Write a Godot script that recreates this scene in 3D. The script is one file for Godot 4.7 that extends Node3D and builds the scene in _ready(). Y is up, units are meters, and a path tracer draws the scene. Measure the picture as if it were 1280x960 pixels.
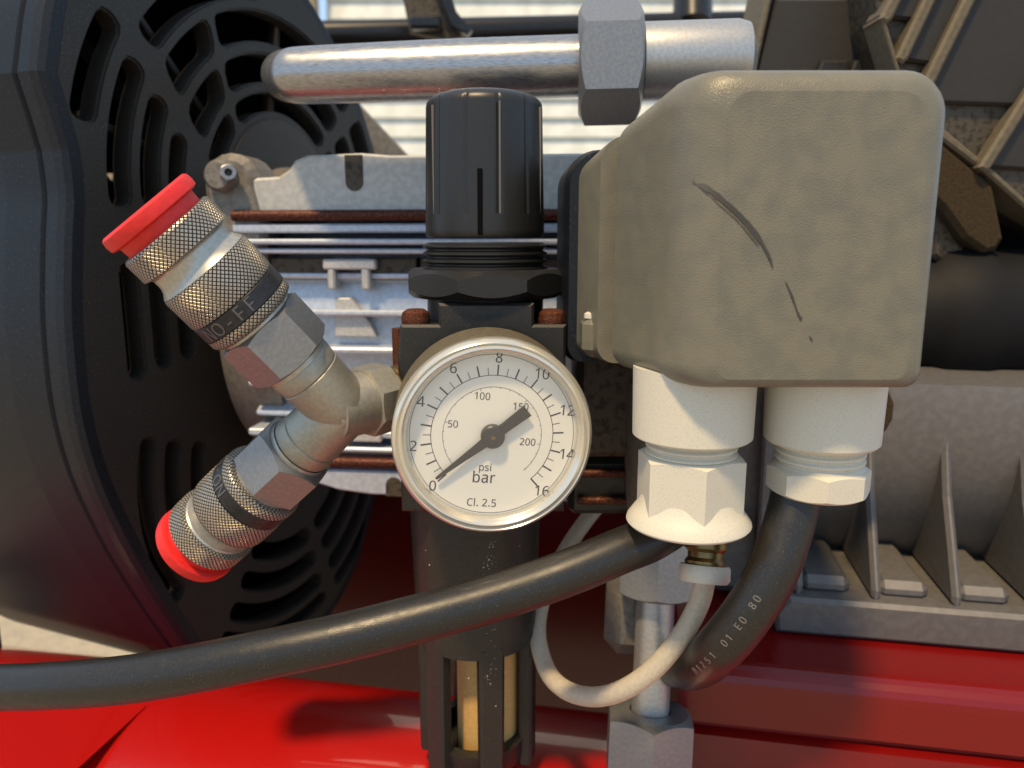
extends Node3D

const PITCH := 0.185
const YAW := -0.183            # how the tank and the motor are turned to the camera
var eye := Vector3(0, 0.2 * sin(PITCH), 0.2 * cos(PITCH))
var fwd := Vector3(0, -sin(PITCH), -cos(PITCH))
var upv := Vector3(0, cos(PITCH), -sin(PITCH))
var M := {}
var T := {}
var turn := 1.0
var rng := RandomNumberGenerator.new()

# ---------------------------------------------------------------- shapes
class Shape:
	var st := SurfaceTool.new()
	var n := 0
	func _init() -> void:
		st.begin(Mesh.PRIMITIVE_TRIANGLES)
	func tri(a: Vector3, b: Vector3, c: Vector3, na: Vector3, nb: Vector3, nc: Vector3, ua := Vector2.ZERO, ub := Vector2.ZERO, uc := Vector2.ZERO) -> void:
		var g := (b - a).cross(c - a)
		if g.length_squared() < 1e-20:
			return
		var flip := g.dot(na + nb + nc) > 0.0
		var list := [[a, na, ua], [c, nc, uc], [b, nb, ub]] if flip else [[a, na, ua], [b, nb, ub], [c, nc, uc]]
		for v in list:
			st.set_normal(v[1])
			st.set_uv(v[2])
			st.add_vertex(v[0])
		n += 1
	# flat face whose normal points along "out"
	func flat(pts: Array, out: Vector3) -> void:
		for i in range(1, pts.size() - 1):
			var g: Vector3 = (pts[i] - pts[0]).cross(pts[i + 1] - pts[0])
			if g.length_squared() < 1e-20:
				continue
			g = g.normalized()
			if g.dot(out) < 0:
				g = -g
			tri(pts[0], pts[i], pts[i + 1], g, g, g)
	func quad(a: Vector3, b: Vector3, c: Vector3, d: Vector3, na: Vector3, nb: Vector3, nc: Vector3, nd: Vector3, ua := Vector2.ZERO, ub := Vector2.ZERO, uc := Vector2.ZERO, ud := Vector2.ZERO) -> void:
		tri(a, b, c, na, nb, nc, ua, ub, uc)
		tri(a, c, d, na, nc, nd, ua, uc, ud)
	# chamfered box
	func box(c: Vector3, size: Vector3, bev := 0.0006, xf := Transform3D()) -> void:
		var h := size * 0.5
		var b := minf(bev, minf(h.x, minf(h.y, h.z)) * 0.9)
		var ax := [Vector3.RIGHT, Vector3.UP, Vector3.BACK]
		var hs := [h.x, h.y, h.z]
		for k in 3:
			var u: Vector3 = ax[(k + 1) % 3]
			var v: Vector3 = ax[(k + 2) % 3]
			var hu: float = hs[(k + 1) % 3]
			var hv: float = hs[(k + 2) % 3]
			for s in [-1, 1]:
				var w: Vector3 = ax[k] * s
				var o: Vector3 = c + w * hs[k]
				var q := []
				for p in [[-1, -1], [1, -1], [1, 1], [-1, 1]]:
					q.append(xf * (o + u * p[0] * (hu - b) + v * p[1] * (hv - b)))
				flat(q, xf.basis * w)
				for t in [-1, 1]:
					# edge between face (k,s) and face (k+1,t)
					var e := []
					for r in [-1, 1]:
						e.append(c + w * hs[k] + u * t * (hu - b) + v * r * (hv - b))
					for r in [1, -1]:
						e.append(c + w * (hs[k] - b) + u * t * hu + v * r * (hv - b))
					flat(e.map(func(x): return xf * x), xf.basis * (w + u * t))
					if k == 0:
						for r in [-1, 1]:
							flat([xf * (c + w * hs[0] + u * t * (hu - b) + v * r * (hv - b)), xf * (c + w * (hs[0] - b) + u * t * hu + v * r * (hv - b)), xf * (c + w * (hs[0] - b) + u * t * (hu - b) + v * r * hv)], xf.basis * (w + u * t + v * r))
	# turned shape about local y; profile of (radius, height), heights upward = outside on the right-hand side
	func lathe(p: Array, seg := 48, xf := Transform3D(), a0 := 0.0, a1 := TAU) -> void:
		var nn := []
		for i in p.size() - 1:
			var d: Vector2 = (p[i + 1] - p[i]).normalized()
			nn.append(Vector2(d.y, -d.x))
		var along := 0.0
		for i in p.size() - 1:
			var s: Vector2 = nn[i]
			var e: Vector2 = nn[i]
			if i > 0 and nn[i - 1].dot(nn[i]) > 0.8:
				s = (nn[i - 1] + nn[i]).normalized()
			if i < nn.size() - 1 and nn[i + 1].dot(nn[i]) > 0.8:
				e = (nn[i + 1] + nn[i]).normalized()
			var l: float = p[i].distance_to(p[i + 1])
			for k in seg:
				var t0 := a0 + (a1 - a0) * k / seg
				var t1 := a0 + (a1 - a0) * (k + 1) / seg
				var d0 := Vector3(sin(t0), 0, cos(t0))
				var d1 := Vector3(sin(t1), 0, cos(t1))
				var rr: float = maxf(p[i].x, p[i + 1].x)
				quad(xf * (d0 * p[i].x + Vector3.UP * p[i].y), xf * (d1 * p[i].x + Vector3.UP * p[i].y), xf * (d1 * p[i + 1].x + Vector3.UP * p[i + 1].y), xf * (d0 * p[i + 1].x + Vector3.UP * p[i + 1].y),
					xf.basis * (d0 * s.x + Vector3.UP * s.y), xf.basis * (d1 * s.x + Vector3.UP * s.y), xf.basis * (d1 * e.x + Vector3.UP * e.y), xf.basis * (d0 * e.x + Vector3.UP * e.y),
					Vector2(t0 * rr, along), Vector2(t1 * rr, along), Vector2(t1 * rr, along + l), Vector2(t0 * rr, along + l))
			along += l
	# n-sided nut about local y with turned chamfers; hole > 0 leaves a bore
	func nut(rc: float, y0: float, y1: float, sides := 6, rot := 0.0, hole := 0.0, cham := 0.94, slope := 0.5) -> void:
		var ap := rc * cos(PI / sides)
		var r0 := ap * cham
		var per := 8
		for f in sides:
			for k in per:
				var t := []
				for j in 2:
					var a := -PI / sides + TAU / sides * (k + j) / per
					var r := ap / cos(a)
					var th := rot + TAU / sides * f + a
					t.append([Vector3(sin(th), 0, cos(th)), r, maxf(0.0, (r - r0) * slope)])
				var fa := rot + TAU / sides * f
				var fn := Vector3(sin(fa), 0, cos(fa))
				var d0: Vector3 = t[0][0]
				var d1: Vector3 = t[1][0]
				var q := [d0 * t[0][1] + Vector3.UP * (y0 + t[0][2]), d1 * t[1][1] + Vector3.UP * (y0 + t[1][2]), d1 * t[1][1] + Vector3.UP * (y1 - t[1][2]), d0 * t[0][1] + Vector3.UP * (y1 - t[0][2])]
				quad(q[0], q[1], q[2], q[3], fn, fn, fn, fn)
				for e in [[y0, -1.0, q[0], q[1]], [y1, 1.0, q[3], q[2]]]:
					var s: float = e[1]
					var na := (d0 * 0.5 + Vector3.UP * s).normalized()
					var nb := (d1 * 0.5 + Vector3.UP * s).normalized()
					quad(d0 * r0 + Vector3.UP * e[0], d1 * r0 + Vector3.UP * e[0], e[3], e[2], na, nb, nb, na)
					var up := Vector3.UP * s
					quad(d0 * hole + Vector3.UP * e[0], d1 * hole + Vector3.UP * e[0], d1 * r0 + Vector3.UP * e[0], d0 * r0 + Vector3.UP * e[0], up, up, up, up)
				if hole > 0:
					quad(d0 * hole + Vector3.UP * y0, d1 * hole + Vector3.UP * y0, d1 * hole + Vector3.UP * y1, d0 * hole + Vector3.UP * y1, -d0, -d1, -d1, -d0)
	# smooth skin through rings of equal count
	func loft(rings: Array, closed := true, cap := true) -> void:
		var R := rings.size()
		var N: int = rings[0].size()
		var cen := []
		for r in rings:
			var c := Vector3.ZERO
			for p in r:
				c += p
			cen.append(c / N)
		var nor := []
		for i in R:
			var row := PackedVector3Array()
			for j in N:
				var ja := (j + N - 1) % N if closed else maxi(j - 1, 0)
				var jb := (j + 1) % N if closed else mini(j + 1, N - 1)
				var du: Vector3 = rings[i][jb] - rings[i][ja]
				var dv: Vector3 = rings[mini(i + 1, R - 1)][j] - rings[maxi(i - 1, 0)][j]
				var g := du.cross(dv).normalized()
				if g.dot(rings[i][j] - cen[i]) < 0:
					g = -g
				row.append(g)
			nor.append(row)
		for i in R - 1:
			for j in (N if closed else N - 1):
				var k := (j + 1) % N
				quad(rings[i][j], rings[i][k], rings[i + 1][k], rings[i + 1][j], nor[i][j], nor[i][k], nor[i + 1][k], nor[i + 1][j])
		if cap:
			for e in [[0, cen[0] - cen[1]], [R - 1, cen[R - 1] - cen[R - 2]]]:
				for j in N:
					flat([cen[e[0]], rings[e[0]][j], rings[e[0]][(j + 1) % N]], e[1])
	# round bar along a path, radius may vary
	func tube(pts: Array, rad, seg := 20, caps := true) -> void:
		var side := Vector3.UP
		var along := 0.0
		var prev := []
		var N := pts.size()
		for i in N:
			var t: Vector3 = (pts[mini(i + 1, N - 1)] - pts[maxi(i - 1, 0)]).normalized()
			if i == 0:
				side = Vector3.UP if absf(t.y) < 0.9 else Vector3.RIGHT
			side = (side - t * side.dot(t)).normalized()
			var b := t.cross(side)
			var r: float = rad[i] if rad is Array else rad
			if i > 0:
				along += pts[i].distance_to(pts[i - 1])
			var ring := []
			for k in seg + 1:
				var a := TAU * k / seg
				var d := side * cos(a) + b * sin(a)
				ring.append([pts[i] + d * r, d, Vector2(a * r, along)])
			if i > 0:
				for k in seg:
					var A = prev[k]
					var B = prev[k + 1]
					var C = ring[k + 1]
					var D = ring[k]
					quad(A[0], B[0], C[0], D[0], A[1], B[1], C[1], D[1], A[2], B[2], C[2], D[2])
			if caps and (i == 0 or i == N - 1):
				for k in seg:
					flat([pts[i], ring[k][0], ring[k + 1][0]], -t if i == 0 else t)
			prev = ring
	# flat outline (x, y) given thickness along z, with a chamfer on both faces
	func slab(poly: PackedVector2Array, z0: float, z1: float, bev := 0.0, xf := Transform3D()) -> void:
		var N := poly.size()
		var ar := 0.0
		for i in N:
			ar += poly[i].cross(poly[(i + 1) % N])
		var sg := 1.0 if ar > 0 else -1.0
		var ins := PackedVector2Array()
		for i in N:
			var e0 := (poly[i] - poly[(i + N - 1) % N]).normalized()
			var e1 := (poly[(i + 1) % N] - poly[i]).normalized()
			var n0 := Vector2(-e0.y, e0.x) * sg
			var n1 := Vector2(-e1.y, e1.x) * sg
			var m := (n0 + n1)
			m = m / maxf(0.4, m.length_squared()) * 2.0
			ins.append(poly[i] + m * bev)
		var idx := Geometry2D.triangulate_polygon(ins)
		for e in [[z0, -1.0], [z1, 1.0]]:
			var nn: Vector3 = xf.basis * Vector3(0, 0, e[1])
			for k in range(0, idx.size(), 3):
				var v := []
				for j in 3:
					v.append(xf * Vector3(ins[idx[k + j]].x, ins[idx[k + j]].y, e[0]))
				tri(v[0], v[1], v[2], nn, nn, nn)
		for i in N:
			var j := (i + 1) % N
			var ed := (poly[j] - poly[i]).normalized()
			var out := Vector3(ed.y, -ed.x, 0) * sg
			flat([xf * Vector3(poly[i].x, poly[i].y, z0 + bev), xf * Vector3(poly[j].x, poly[j].y, z0 + bev), xf * Vector3(poly[j].x, poly[j].y, z1 - bev), xf * Vector3(poly[i].x, poly[i].y, z1 - bev)], xf.basis * out)
			if bev > 0:
				for e in [[z0, z0 + bev, -1.0], [z1, z1 - bev, 1.0]]:
					flat([xf * Vector3(ins[i].x, ins[i].y, e[0]), xf * Vector3(ins[j].x, ins[j].y, e[0]), xf * Vector3(poly[j].x, poly[j].y, e[1]), xf * Vector3(poly[i].x, poly[i].y, e[1])], xf.basis * (out + Vector3(0, 0, e[2])))
	func mesh() -> ArrayMesh:
		return st.commit()

# ---------------------------------------------------------------- helpers
func at(px: float, py: float, d: float) -> Vector3:          # a spot seen at (px, py) of the 1280 x 960 photograph, d metres along the view
	return eye + Vector3.RIGHT * ((px - 640.0) / 960.0 * d) + upv * ((480.0 - py) / 960.0 * d) + fwd * d

func at_z(px: float, py: float, z: float) -> Vector3:
	var r := at(px, py, 1.0) - eye
	return eye + r * ((z - eye.z) / r.z)

func at_y(px: float, py: float, y: float) -> Vector3:
	var r := at(px, py, 1.0) - eye
	return eye + r * ((y - eye.y) / r.y)

func curve(p: Array, per := 8) -> Array:
	var o := []
	for i in p.size() - 1:
		var a = p[maxi(i - 1, 0)]
		var b = p[i]
		var c = p[i + 1]
		var d = p[mini(i + 2, p.size() - 1)]
		for k in per:
			o.append(b.cubic_interpolate(c, a, d, float(k) / per))
	o.append(p[p.size() - 1])
	return o

func axis_basis(y: Vector3, front := Vector3.BACK) -> Basis:     # local y along the given direction, local z as near as can be to "front"
	y = y.normalized()
	var z := (front - y * front.dot(y)).normalized()
	return Basis(y.cross(z), y, z)

func thing(called: String, label: String, category: String, pos := Vector3.ZERO, b := Basis(), group := "") -> Node3D:
	var o := Node3D.new()
	o.name = called
	add_child(o, true)
	o.transform = Transform3D(b, pos)
	o.set_meta("label", label)
	o.set_meta("category", category)
	if group:
		o.set_meta("group", group)
	return o

func part(called: String, s: Shape, m: Material, parent: Node) -> MeshInstance3D:
	var o := MeshInstance3D.new()
	o.name = called
	o.mesh = s.mesh()
	o.material_override = m
	parent.add_child(o, true)
	return o

func letters(called: String, text: String, height: float, m: Material, parent: Node, xf: Transform3D, depth := 0.00006) -> MeshInstance3D:
	var f := SystemFont.new()
	f.font_names = PackedStringArray(["Droid Sans"])
	var t := TextMesh.new()
	t.font = f
	t.text = text
	t.font_size = 64
	t.pixel_size = 0.01
	t.depth = depth * 0.46 / height
	t.curve_step = 1.0
	t.horizontal_alignment = HORIZONTAL_ALIGNMENT_CENTER
	t.vertical_alignment = VERTICAL_ALIGNMENT_CENTER
	var o := MeshInstance3D.new()
	o.name = called
	o.mesh = t
	o.material_override = m
	parent.add_child(o, true)
	o.transform = Transform3D(xf.basis.scaled(Vector3.ONE * (height / 0.46)), xf.origin)
	return o

func px_slab(called: String, pts: Array, z: float, thick: float, m: Material, root: Node3D, bev := 0.001) -> MeshInstance3D:
	var poly := PackedVector2Array()
	for q in pts:
		var v := at_z(q[0], q[1], z) - root.position
		poly.append(Vector2(v.x, v.y))
	var s := Shape.new()
	s.slab(poly, z - thick - root.position.z, z - root.position.z, bev)
	var o := part(called, s, m, root)
	o.transform = Transform3D(root.basis.inverse(), Vector3.ZERO)
	return o

func noise_tex(key: String, freq: float, oct: int, lo: Color, hi: Color, p0 := 0.25, p1 := 0.75, size := 512, kind := FastNoiseLite.TYPE_SIMPLEX_SMOOTH) -> void:
	var n := FastNoiseLite.new()
	n.noise_type = kind
	n.seed = key.hash() % 1000
	n.frequency = freq
	n.fractal_octaves = oct
	var t := NoiseTexture2D.new()
	t.width = size
	t.height = size
	t.seamless = true
	t.noise = n
	var g := Gradient.new()
	g.offsets = PackedFloat32Array([p0, p1])
	g.colors = PackedColorArray([lo, hi])
	t.color_ramp = g
	T[key] = t

func ramp(key: String, freq: float, oct: int, offs: Array, cols: Array) -> void:
	noise_tex(key, freq, oct, Color.BLACK, Color.WHITE, 0.2, 0.8, 1024)
	var g := Gradient.new()
	g.offsets = PackedFloat32Array(offs)
	g.colors = PackedColorArray(cols)
	T[key].color_ramp = g

func mat(key: String, c: Color, rough: float, metal := 0.0, tex := "", scale := 25.0, bump := "", relief := 0.0, bump_tex_rough := "") -> StandardMaterial3D:
	var m := StandardMaterial3D.new()
	m.resource_name = key
	m.albedo_color = c
	m.roughness = rough
	m.metallic = metal
	m.uv1_triplanar = true
	m.uv1_scale = Vector3.ONE * scale
	if tex:
		m.albedo_texture = T[tex]
	if bump:
		m.heightmap_enabled = true
		m.heightmap_texture = T[bump]
		m.heightmap_scale = relief
	if bump_tex_rough:
		m.roughness_texture = T[bump_tex_rough]
	M[key] = m
	return m

func textures() -> void:
	var W := Color.WHITE
	noise_tex("blotch", 0.03, 6, Color(0.87, 0.865, 0.85), W, 0.25, 0.7)
	noise_tex("grime", 0.03, 6, Color(0.66, 0.62, 0.55), W, 0.22, 0.52)
	noise_tex("dusty", 0.05, 6, W, Color(1.8, 1.72, 1.6), 0.5, 0.95)
	noise_tex("grain", 0.09, 3, Color(0, 0, 0), W, 0.2, 0.8)
	noise_tex("fine_grain", 0.28, 2, Color(0, 0, 0), W, 0.2, 0.8, 1024)
	noise_tex("cast", 0.06, 4, Color(0, 0, 0), W, 0.2, 0.8)
	noise_tex("wavy", 0.012, 2, Color(0, 0, 0), W, 0.1, 0.9)
	noise_tex("rough", 0.04, 5, Color(0.72, 0.72, 0.72), W, 0.3, 0.7)
	noise_tex("cover", 0.012, 7, Color(0.92, 0.92, 0.915), Color(1, 0.985, 0.95), 0.2, 0.7, 1024)
	noise_tex("soft", 0.03, 6, Color(0.93, 0.93, 0.925), W, 0.3, 0.7)
	noise_tex("rusty", 0.05, 5, Color(0.5, 0.38, 0.3), W, 0.3, 0.7)
	ramp("streak", 0.05, 5, [0.0, 0.16, 0.26, 0.5, 0.75], [Color(0.45, 0.44, 0.43), Color(0.6, 0.59, 0.58), Color(0.86, 0.86, 0.86), Color(0.93, 0.93, 0.93), W])
	ramp("chips", 0.11, 3, [0.0, 0.13, 0.2, 0.5, 1.0], [Color(0.25, 0.22, 0.2), Color(0.3, 0.27, 0.25), Color(0.92, 0.92, 0.92), Color(0.95, 0.95, 0.95), W])
	ramp("flecks", 0.10, 4, [0.0, 0.3, 0.6, 0.79, 0.86, 1.0], [Color(0.30, 0.30, 0.30), Color(0.31, 0.31, 0.31), Color(0.36, 0.355, 0.345), Color(0.42, 0.41, 0.39), Color(0.85, 0.83, 0.78), W])
	# diamond knurl
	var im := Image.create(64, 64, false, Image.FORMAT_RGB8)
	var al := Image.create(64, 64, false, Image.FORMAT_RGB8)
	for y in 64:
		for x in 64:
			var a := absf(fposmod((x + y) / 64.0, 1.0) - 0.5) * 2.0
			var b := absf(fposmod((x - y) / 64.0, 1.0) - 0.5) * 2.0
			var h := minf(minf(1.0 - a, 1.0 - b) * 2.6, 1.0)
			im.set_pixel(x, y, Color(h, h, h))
			var k := 0.2 + 0.8 * smoothstep(0.15, 0.8, h)  # darker towards the knurl grooves
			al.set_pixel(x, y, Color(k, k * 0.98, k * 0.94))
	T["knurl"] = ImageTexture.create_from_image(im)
	T["knurl_dark"] = ImageTexture.create_from_image(al)

func materials() -> void:
	mat("cover", Color(0.455, 0.446, 0.395), 0.4, 0.0, "cover", 9.0, "fine_grain", 0.0085)
	mat("black_plastic", Color(0.46, 0.45, 0.42), 0.5, 0.0, "flecks", 16.0, "fine_grain", 0.002, "rough")
	mat("knob_plastic", Color(0.14, 0.137, 0.131), 0.38, 0.0, "soft", 30.0, "fine_grain", 0.001)
	mat("guard_plastic", Color(0.30, 0.35, 0.43), 0.46, 0.0, "flecks", 7.0, "grain", 0.001).metallic_specular = 0.4
	mat("grille_plastic", Color(0.48, 0.45, 0.40), 0.62, 0.0, "flecks", 9.0, "grain", 0.002)
	mat("rubber", Color(0.44, 0.43, 0.405), 0.42, 0.0, "flecks", 14.0, "fine_grain", 0.004, "rough")
	mat("nylon", Color(0.86, 0.84, 0.77), 0.5, 0.0, "chips", 22.0)
	mat("zinc", Color(0.73, 0.73, 0.72), 0.4, 0.7, "soft", 40.0)
	mat("pipe_zinc", Color(0.70, 0.70, 0.70), 0.34, 0.8, "streak", 20.0, "", 0.0, "rough").uv1_scale = Vector3(5, 45, 45)
	mat("nut_steel", Color(0.60, 0.60, 0.60), 0.38, 0.75, "soft", 40.0, "fine_grain", 0.002)
	mat("brass_grey", Color(0.69, 0.67, 0.61), 0.4, 0.65, "soft", 40.0, "fine_grain", 0.004)
	mat("brass", Color(0.55, 0.46, 0.30), 0.35, 0.85, "blotch", 30.0)
	mat("nickel", Color(0.74, 0.73, 0.69), 0.34, 0.6, "soft", 40.0)
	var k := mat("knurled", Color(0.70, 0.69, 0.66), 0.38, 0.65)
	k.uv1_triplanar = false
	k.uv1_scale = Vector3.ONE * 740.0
	k.albedo_texture = T["knurl_dark"]
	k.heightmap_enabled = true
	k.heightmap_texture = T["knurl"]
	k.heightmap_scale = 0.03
	mat("band", Color(0.22, 0.22, 0.23), 0.4, 0.5, "blotch", 40.0)
	mat("band_letter", Color(0.42, 0.41, 0.40), 0.45, 0.5)
	mat("red_rubber", Color(0.90, 0.16, 0.14), 0.5, 0.0, "soft", 30.0)
	var rp := mat("red_paint", Color(0.71, 0.065, 0.045), 0.3, 0.0, "chips", 12.0)
	rp.clearcoat_enabled = true
	rp.clearcoat = 1.0
	rp.clearcoat_roughness = 0.04
	mat("alu_cast", Color(0.76, 0.76, 0.74), 0.5, 0.35, "soft", 18.0, "fine_grain", 0.006)
	mat("alu_fin", Color(0.76, 0.80, 0.86), 0.42, 0.4, "soft", 20.0, "fine_grain", 0.004)
	mat("alu_dark", Color(0.50, 0.48, 0.45), 0.55, 0.3, "blotch", 14.0, "cast", 0.012)
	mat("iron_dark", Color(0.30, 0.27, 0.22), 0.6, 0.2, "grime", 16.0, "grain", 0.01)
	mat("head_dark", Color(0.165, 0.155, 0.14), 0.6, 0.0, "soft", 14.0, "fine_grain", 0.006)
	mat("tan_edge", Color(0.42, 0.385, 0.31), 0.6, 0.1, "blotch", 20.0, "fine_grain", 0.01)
	mat("crank", Color(0.43, 0.42, 0.415), 0.5, 0.3, "soft", 14.0, "fine_grain", 0.006)
	mat("shaded_pump_red", Color(0.47, 0.035, 0.025), 0.26, 0.0, "chips", 12.0)  # the tank's red again, darkened to carry the shade on the bracket
	mat("dark_red", Color(0.27, 0.015, 0.02), 0.22, 0.0, "soft", 12.0)  # same red paint, with the shade under the motor put into the colour
	mat("shroud_black", Color(0.085, 0.085, 0.09), 0.62).metallic_specular = 0.3
	mat("dark_void", Color(0.05, 0.05, 0.05), 0.75).metallic_specular = 0.15  # near-black that stands in for deep shade in hollows
	mat("copper_rod", Color(0.42, 0.24, 0.17), 0.5, 0.5, "rusty", 30.0, "cast", 0.01)
	mat("rust", Color(0.50, 0.30, 0.21), 0.6, 0.5, "rusty", 60.0, "cast", 0.02)
	mat("felt", Color(0.36, 0.28, 0.13), 0.9, 0.0, "grime", 60.0, "cast", 0.5)
	mat("black_steel", Color(0.13, 0.13, 0.135), 0.3, 0.1, "rusty", 14.0)
	mat("filter", Color(0.82, 0.66, 0.41), 0.6, 0.0, "soft", 40.0)
	mat("dial", Color(0.90, 0.89, 0.84), 0.6)
	mat("ink", Color(0.07, 0.07, 0.08), 0.6)
	mat("ink_soft", Color(0.2, 0.2, 0.21), 0.6)
	mat("needle", Color(0.08, 0.08, 0.08), 0.4)
	mat("bezel", Color(0.86, 0.84, 0.78), 0.2, 0.6)
	mat("clamp_zinc", Color(0.78, 0.78, 0.78), 0.55, 0.3, "soft", 30.0)
	mat("dust", Color(0.82, 0.80, 0.76), 0.9)
	mat("scuff", Color(0.24, 0.235, 0.215), 0.6)
	mat("siding", Color(0.88, 0.90, 0.88), 0.6, 0.0, "soft", 1.0)
	mat("tan_paint", Color(0.62, 0.56, 0.47), 0.7, 0.0, "cover", 2.0)
	mat("concrete", Color(0.66, 0.63, 0.57), 0.9, 0.0, "cover", 2.0, "cast", 0.2)
	mat("print", Color(0.44, 0.43, 0.41), 0.6)
	var g := mat("glass", Color(1, 1, 1, 0.06), 0.04)
	g.uv1_triplanar = false
	g.transparency = BaseMaterial3D.TRANSPARENCY_ALPHA
	var tu := mat("milky", Color(0.90, 0.87, 0.79), 0.4, 0.0, "soft", 40.0)
	tu.transparency = BaseMaterial3D.TRANSPARENCY_ALPHA
	tu.albedo_color.a = 0.8
	tu.backlight_enabled = true
	tu.backlight = Color(0.75, 0.68, 0.55)

# ---------------------------------------------------------------- scene
func _ready() -> void:
	rng.seed = 7
	var cam := Camera3D.new()
	cam.name = "camera"
	add_child(cam)
	cam.position = eye
	cam.rotation.x = -PITCH
	var ca := CameraAttributesPhysical.new()
	ca.frustum_focal_length = 24.0
	ca.frustum_focus_distance = 0.2
	ca.frustum_near = 0.01
	ca.frustum_far = 100.0
	ca.exposure_aperture = 15.0
	cam.attributes = ca
	cam.fov = 53.13
	cam.near = 0.01
	cam.far = 100.0
	cam.current = true
	var sky := ProceduralSkyMaterial.new()
	sky.sky_top_color = Color(0.62, 0.69, 0.78)
	sky.sky_horizon_color = Color(0.70, 0.85, 1.0)
	sky.sky_curve = 0.25
	sky.ground_bottom_color = Color(0.45, 0.42, 0.36)
	sky.ground_horizon_color = Color(0.6, 0.58, 0.52)
	sky.sun_angle_max = 12.0
	var env := Environment.new()
	env.background_mode = Environment.BG_SKY
	env.sky = Sky.new()
	env.sky.sky_material = sky
	env.background_energy_multiplier = 1.0
	env.tonemap_mode = Environment.TONE_MAPPER_LINEAR
	env.tonemap_exposure = 1.4
	env.sdfgi_enabled = true
	env.ssao_enabled = true
	env.ssil_enabled = true
	var we := WorldEnvironment.new()
	we.name = "environment"
	we.environment = env
	add_child(we)
	var sun := DirectionalLight3D.new()
	sun.name = "sun"
	sun.light_color = Color(1.0, 0.87, 0.67)
	sun.light_energy = 1.0
	sun.light_angular_distance = 5.0
	sun.shadow_enabled = true
	add_child(sun)
	sun.look_at_from_position(Vector3(-0.17, 0.80, 0.38), Vector3.ZERO)

	textures()
	materials()
	setting()
	tank_and_bases()
	motor()
	fan_guard()
	crankcase()
	cylinder_head()
	handle_frame()
	delivery_pipe()
	switch_base()
	pressure_switch()
	glands()
	discharge_pipe()
	regulator()
	couplers()
	gauge()
	cables()

func setting() -> void:
	var s := Shape.new()
	s.flat([Vector3(-40, 0, -40), Vector3(40, 0, -40), Vector3(40, 0, 40), Vector3(-40, 0, 40)], Vector3.UP)
	var g := part("ground", s, M.concrete, self)
	g.position.y = -0.72
	g.set_meta("kind", "structure")
	g.set_meta("label", "pale concrete ground glimpsed under the black guard")
	g.set_meta("category", "ground")
	var w := thing("siding_wall", "pale wall of horizontal lapped boards far behind the compressor", "wall", Vector3(0.9, -0.72, -2.25))
	var b := Shape.new()
	b.flat([Vector3(-1.45, -0.028, 0.012), Vector3(1.45, -0.028, 0.012), Vector3(1.45, 0.028, 0.0), Vector3(-1.45, 0.028, 0.0)], Vector3.BACK)
	b.flat([Vector3(-1.45, -0.028, 0.012), Vector3(1.45, -0.028, 0.012), Vector3(1.45, -0.028, -0.01), Vector3(-1.45, -0.028, -0.01)], Vector3.DOWN)
	var bm: ArrayMesh = b.mesh()
	for i in 36:
		var o := MeshInstance3D.new()
		o.name = "board"
		o.mesh = bm
		o.material_override = M.siding
		w.add_child(o, true)
		o.position.y = 0.03 + 0.056 * i
	var bk := Shape.new()
	bk.box(Vector3(0, 1.02, -0.06), Vector3(2.9, 2.04, 0.08), 0.002)
	part("backing", bk, M.siding, w)
	var d := thing("door_frame", "tan painted vertical door frame post left of the pale boarded wall", "door frame", Vector3(-0.78, -0.72, -2.2))
	var p := Shape.new()
	p.box(Vector3(0.17, 1.05, 0), Vector3(0.085, 2.1, 0.06), 0.003)
	part("post", p, M.tan_paint, d)
	p = Shape.new()
	p.box(Vector3(0.06, 1.05, -0.01), Vector3(0.1, 2.1, 0.05), 0.003)
	part("casing", p, M.siding, d)
	p = Shape.new()
	p.box(Vector3(-0.26, 1.05, -0.03), Vector3(0.52, 2.1, 0.03), 0.003)
	part("panel", p, M.tan_paint, d)

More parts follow.
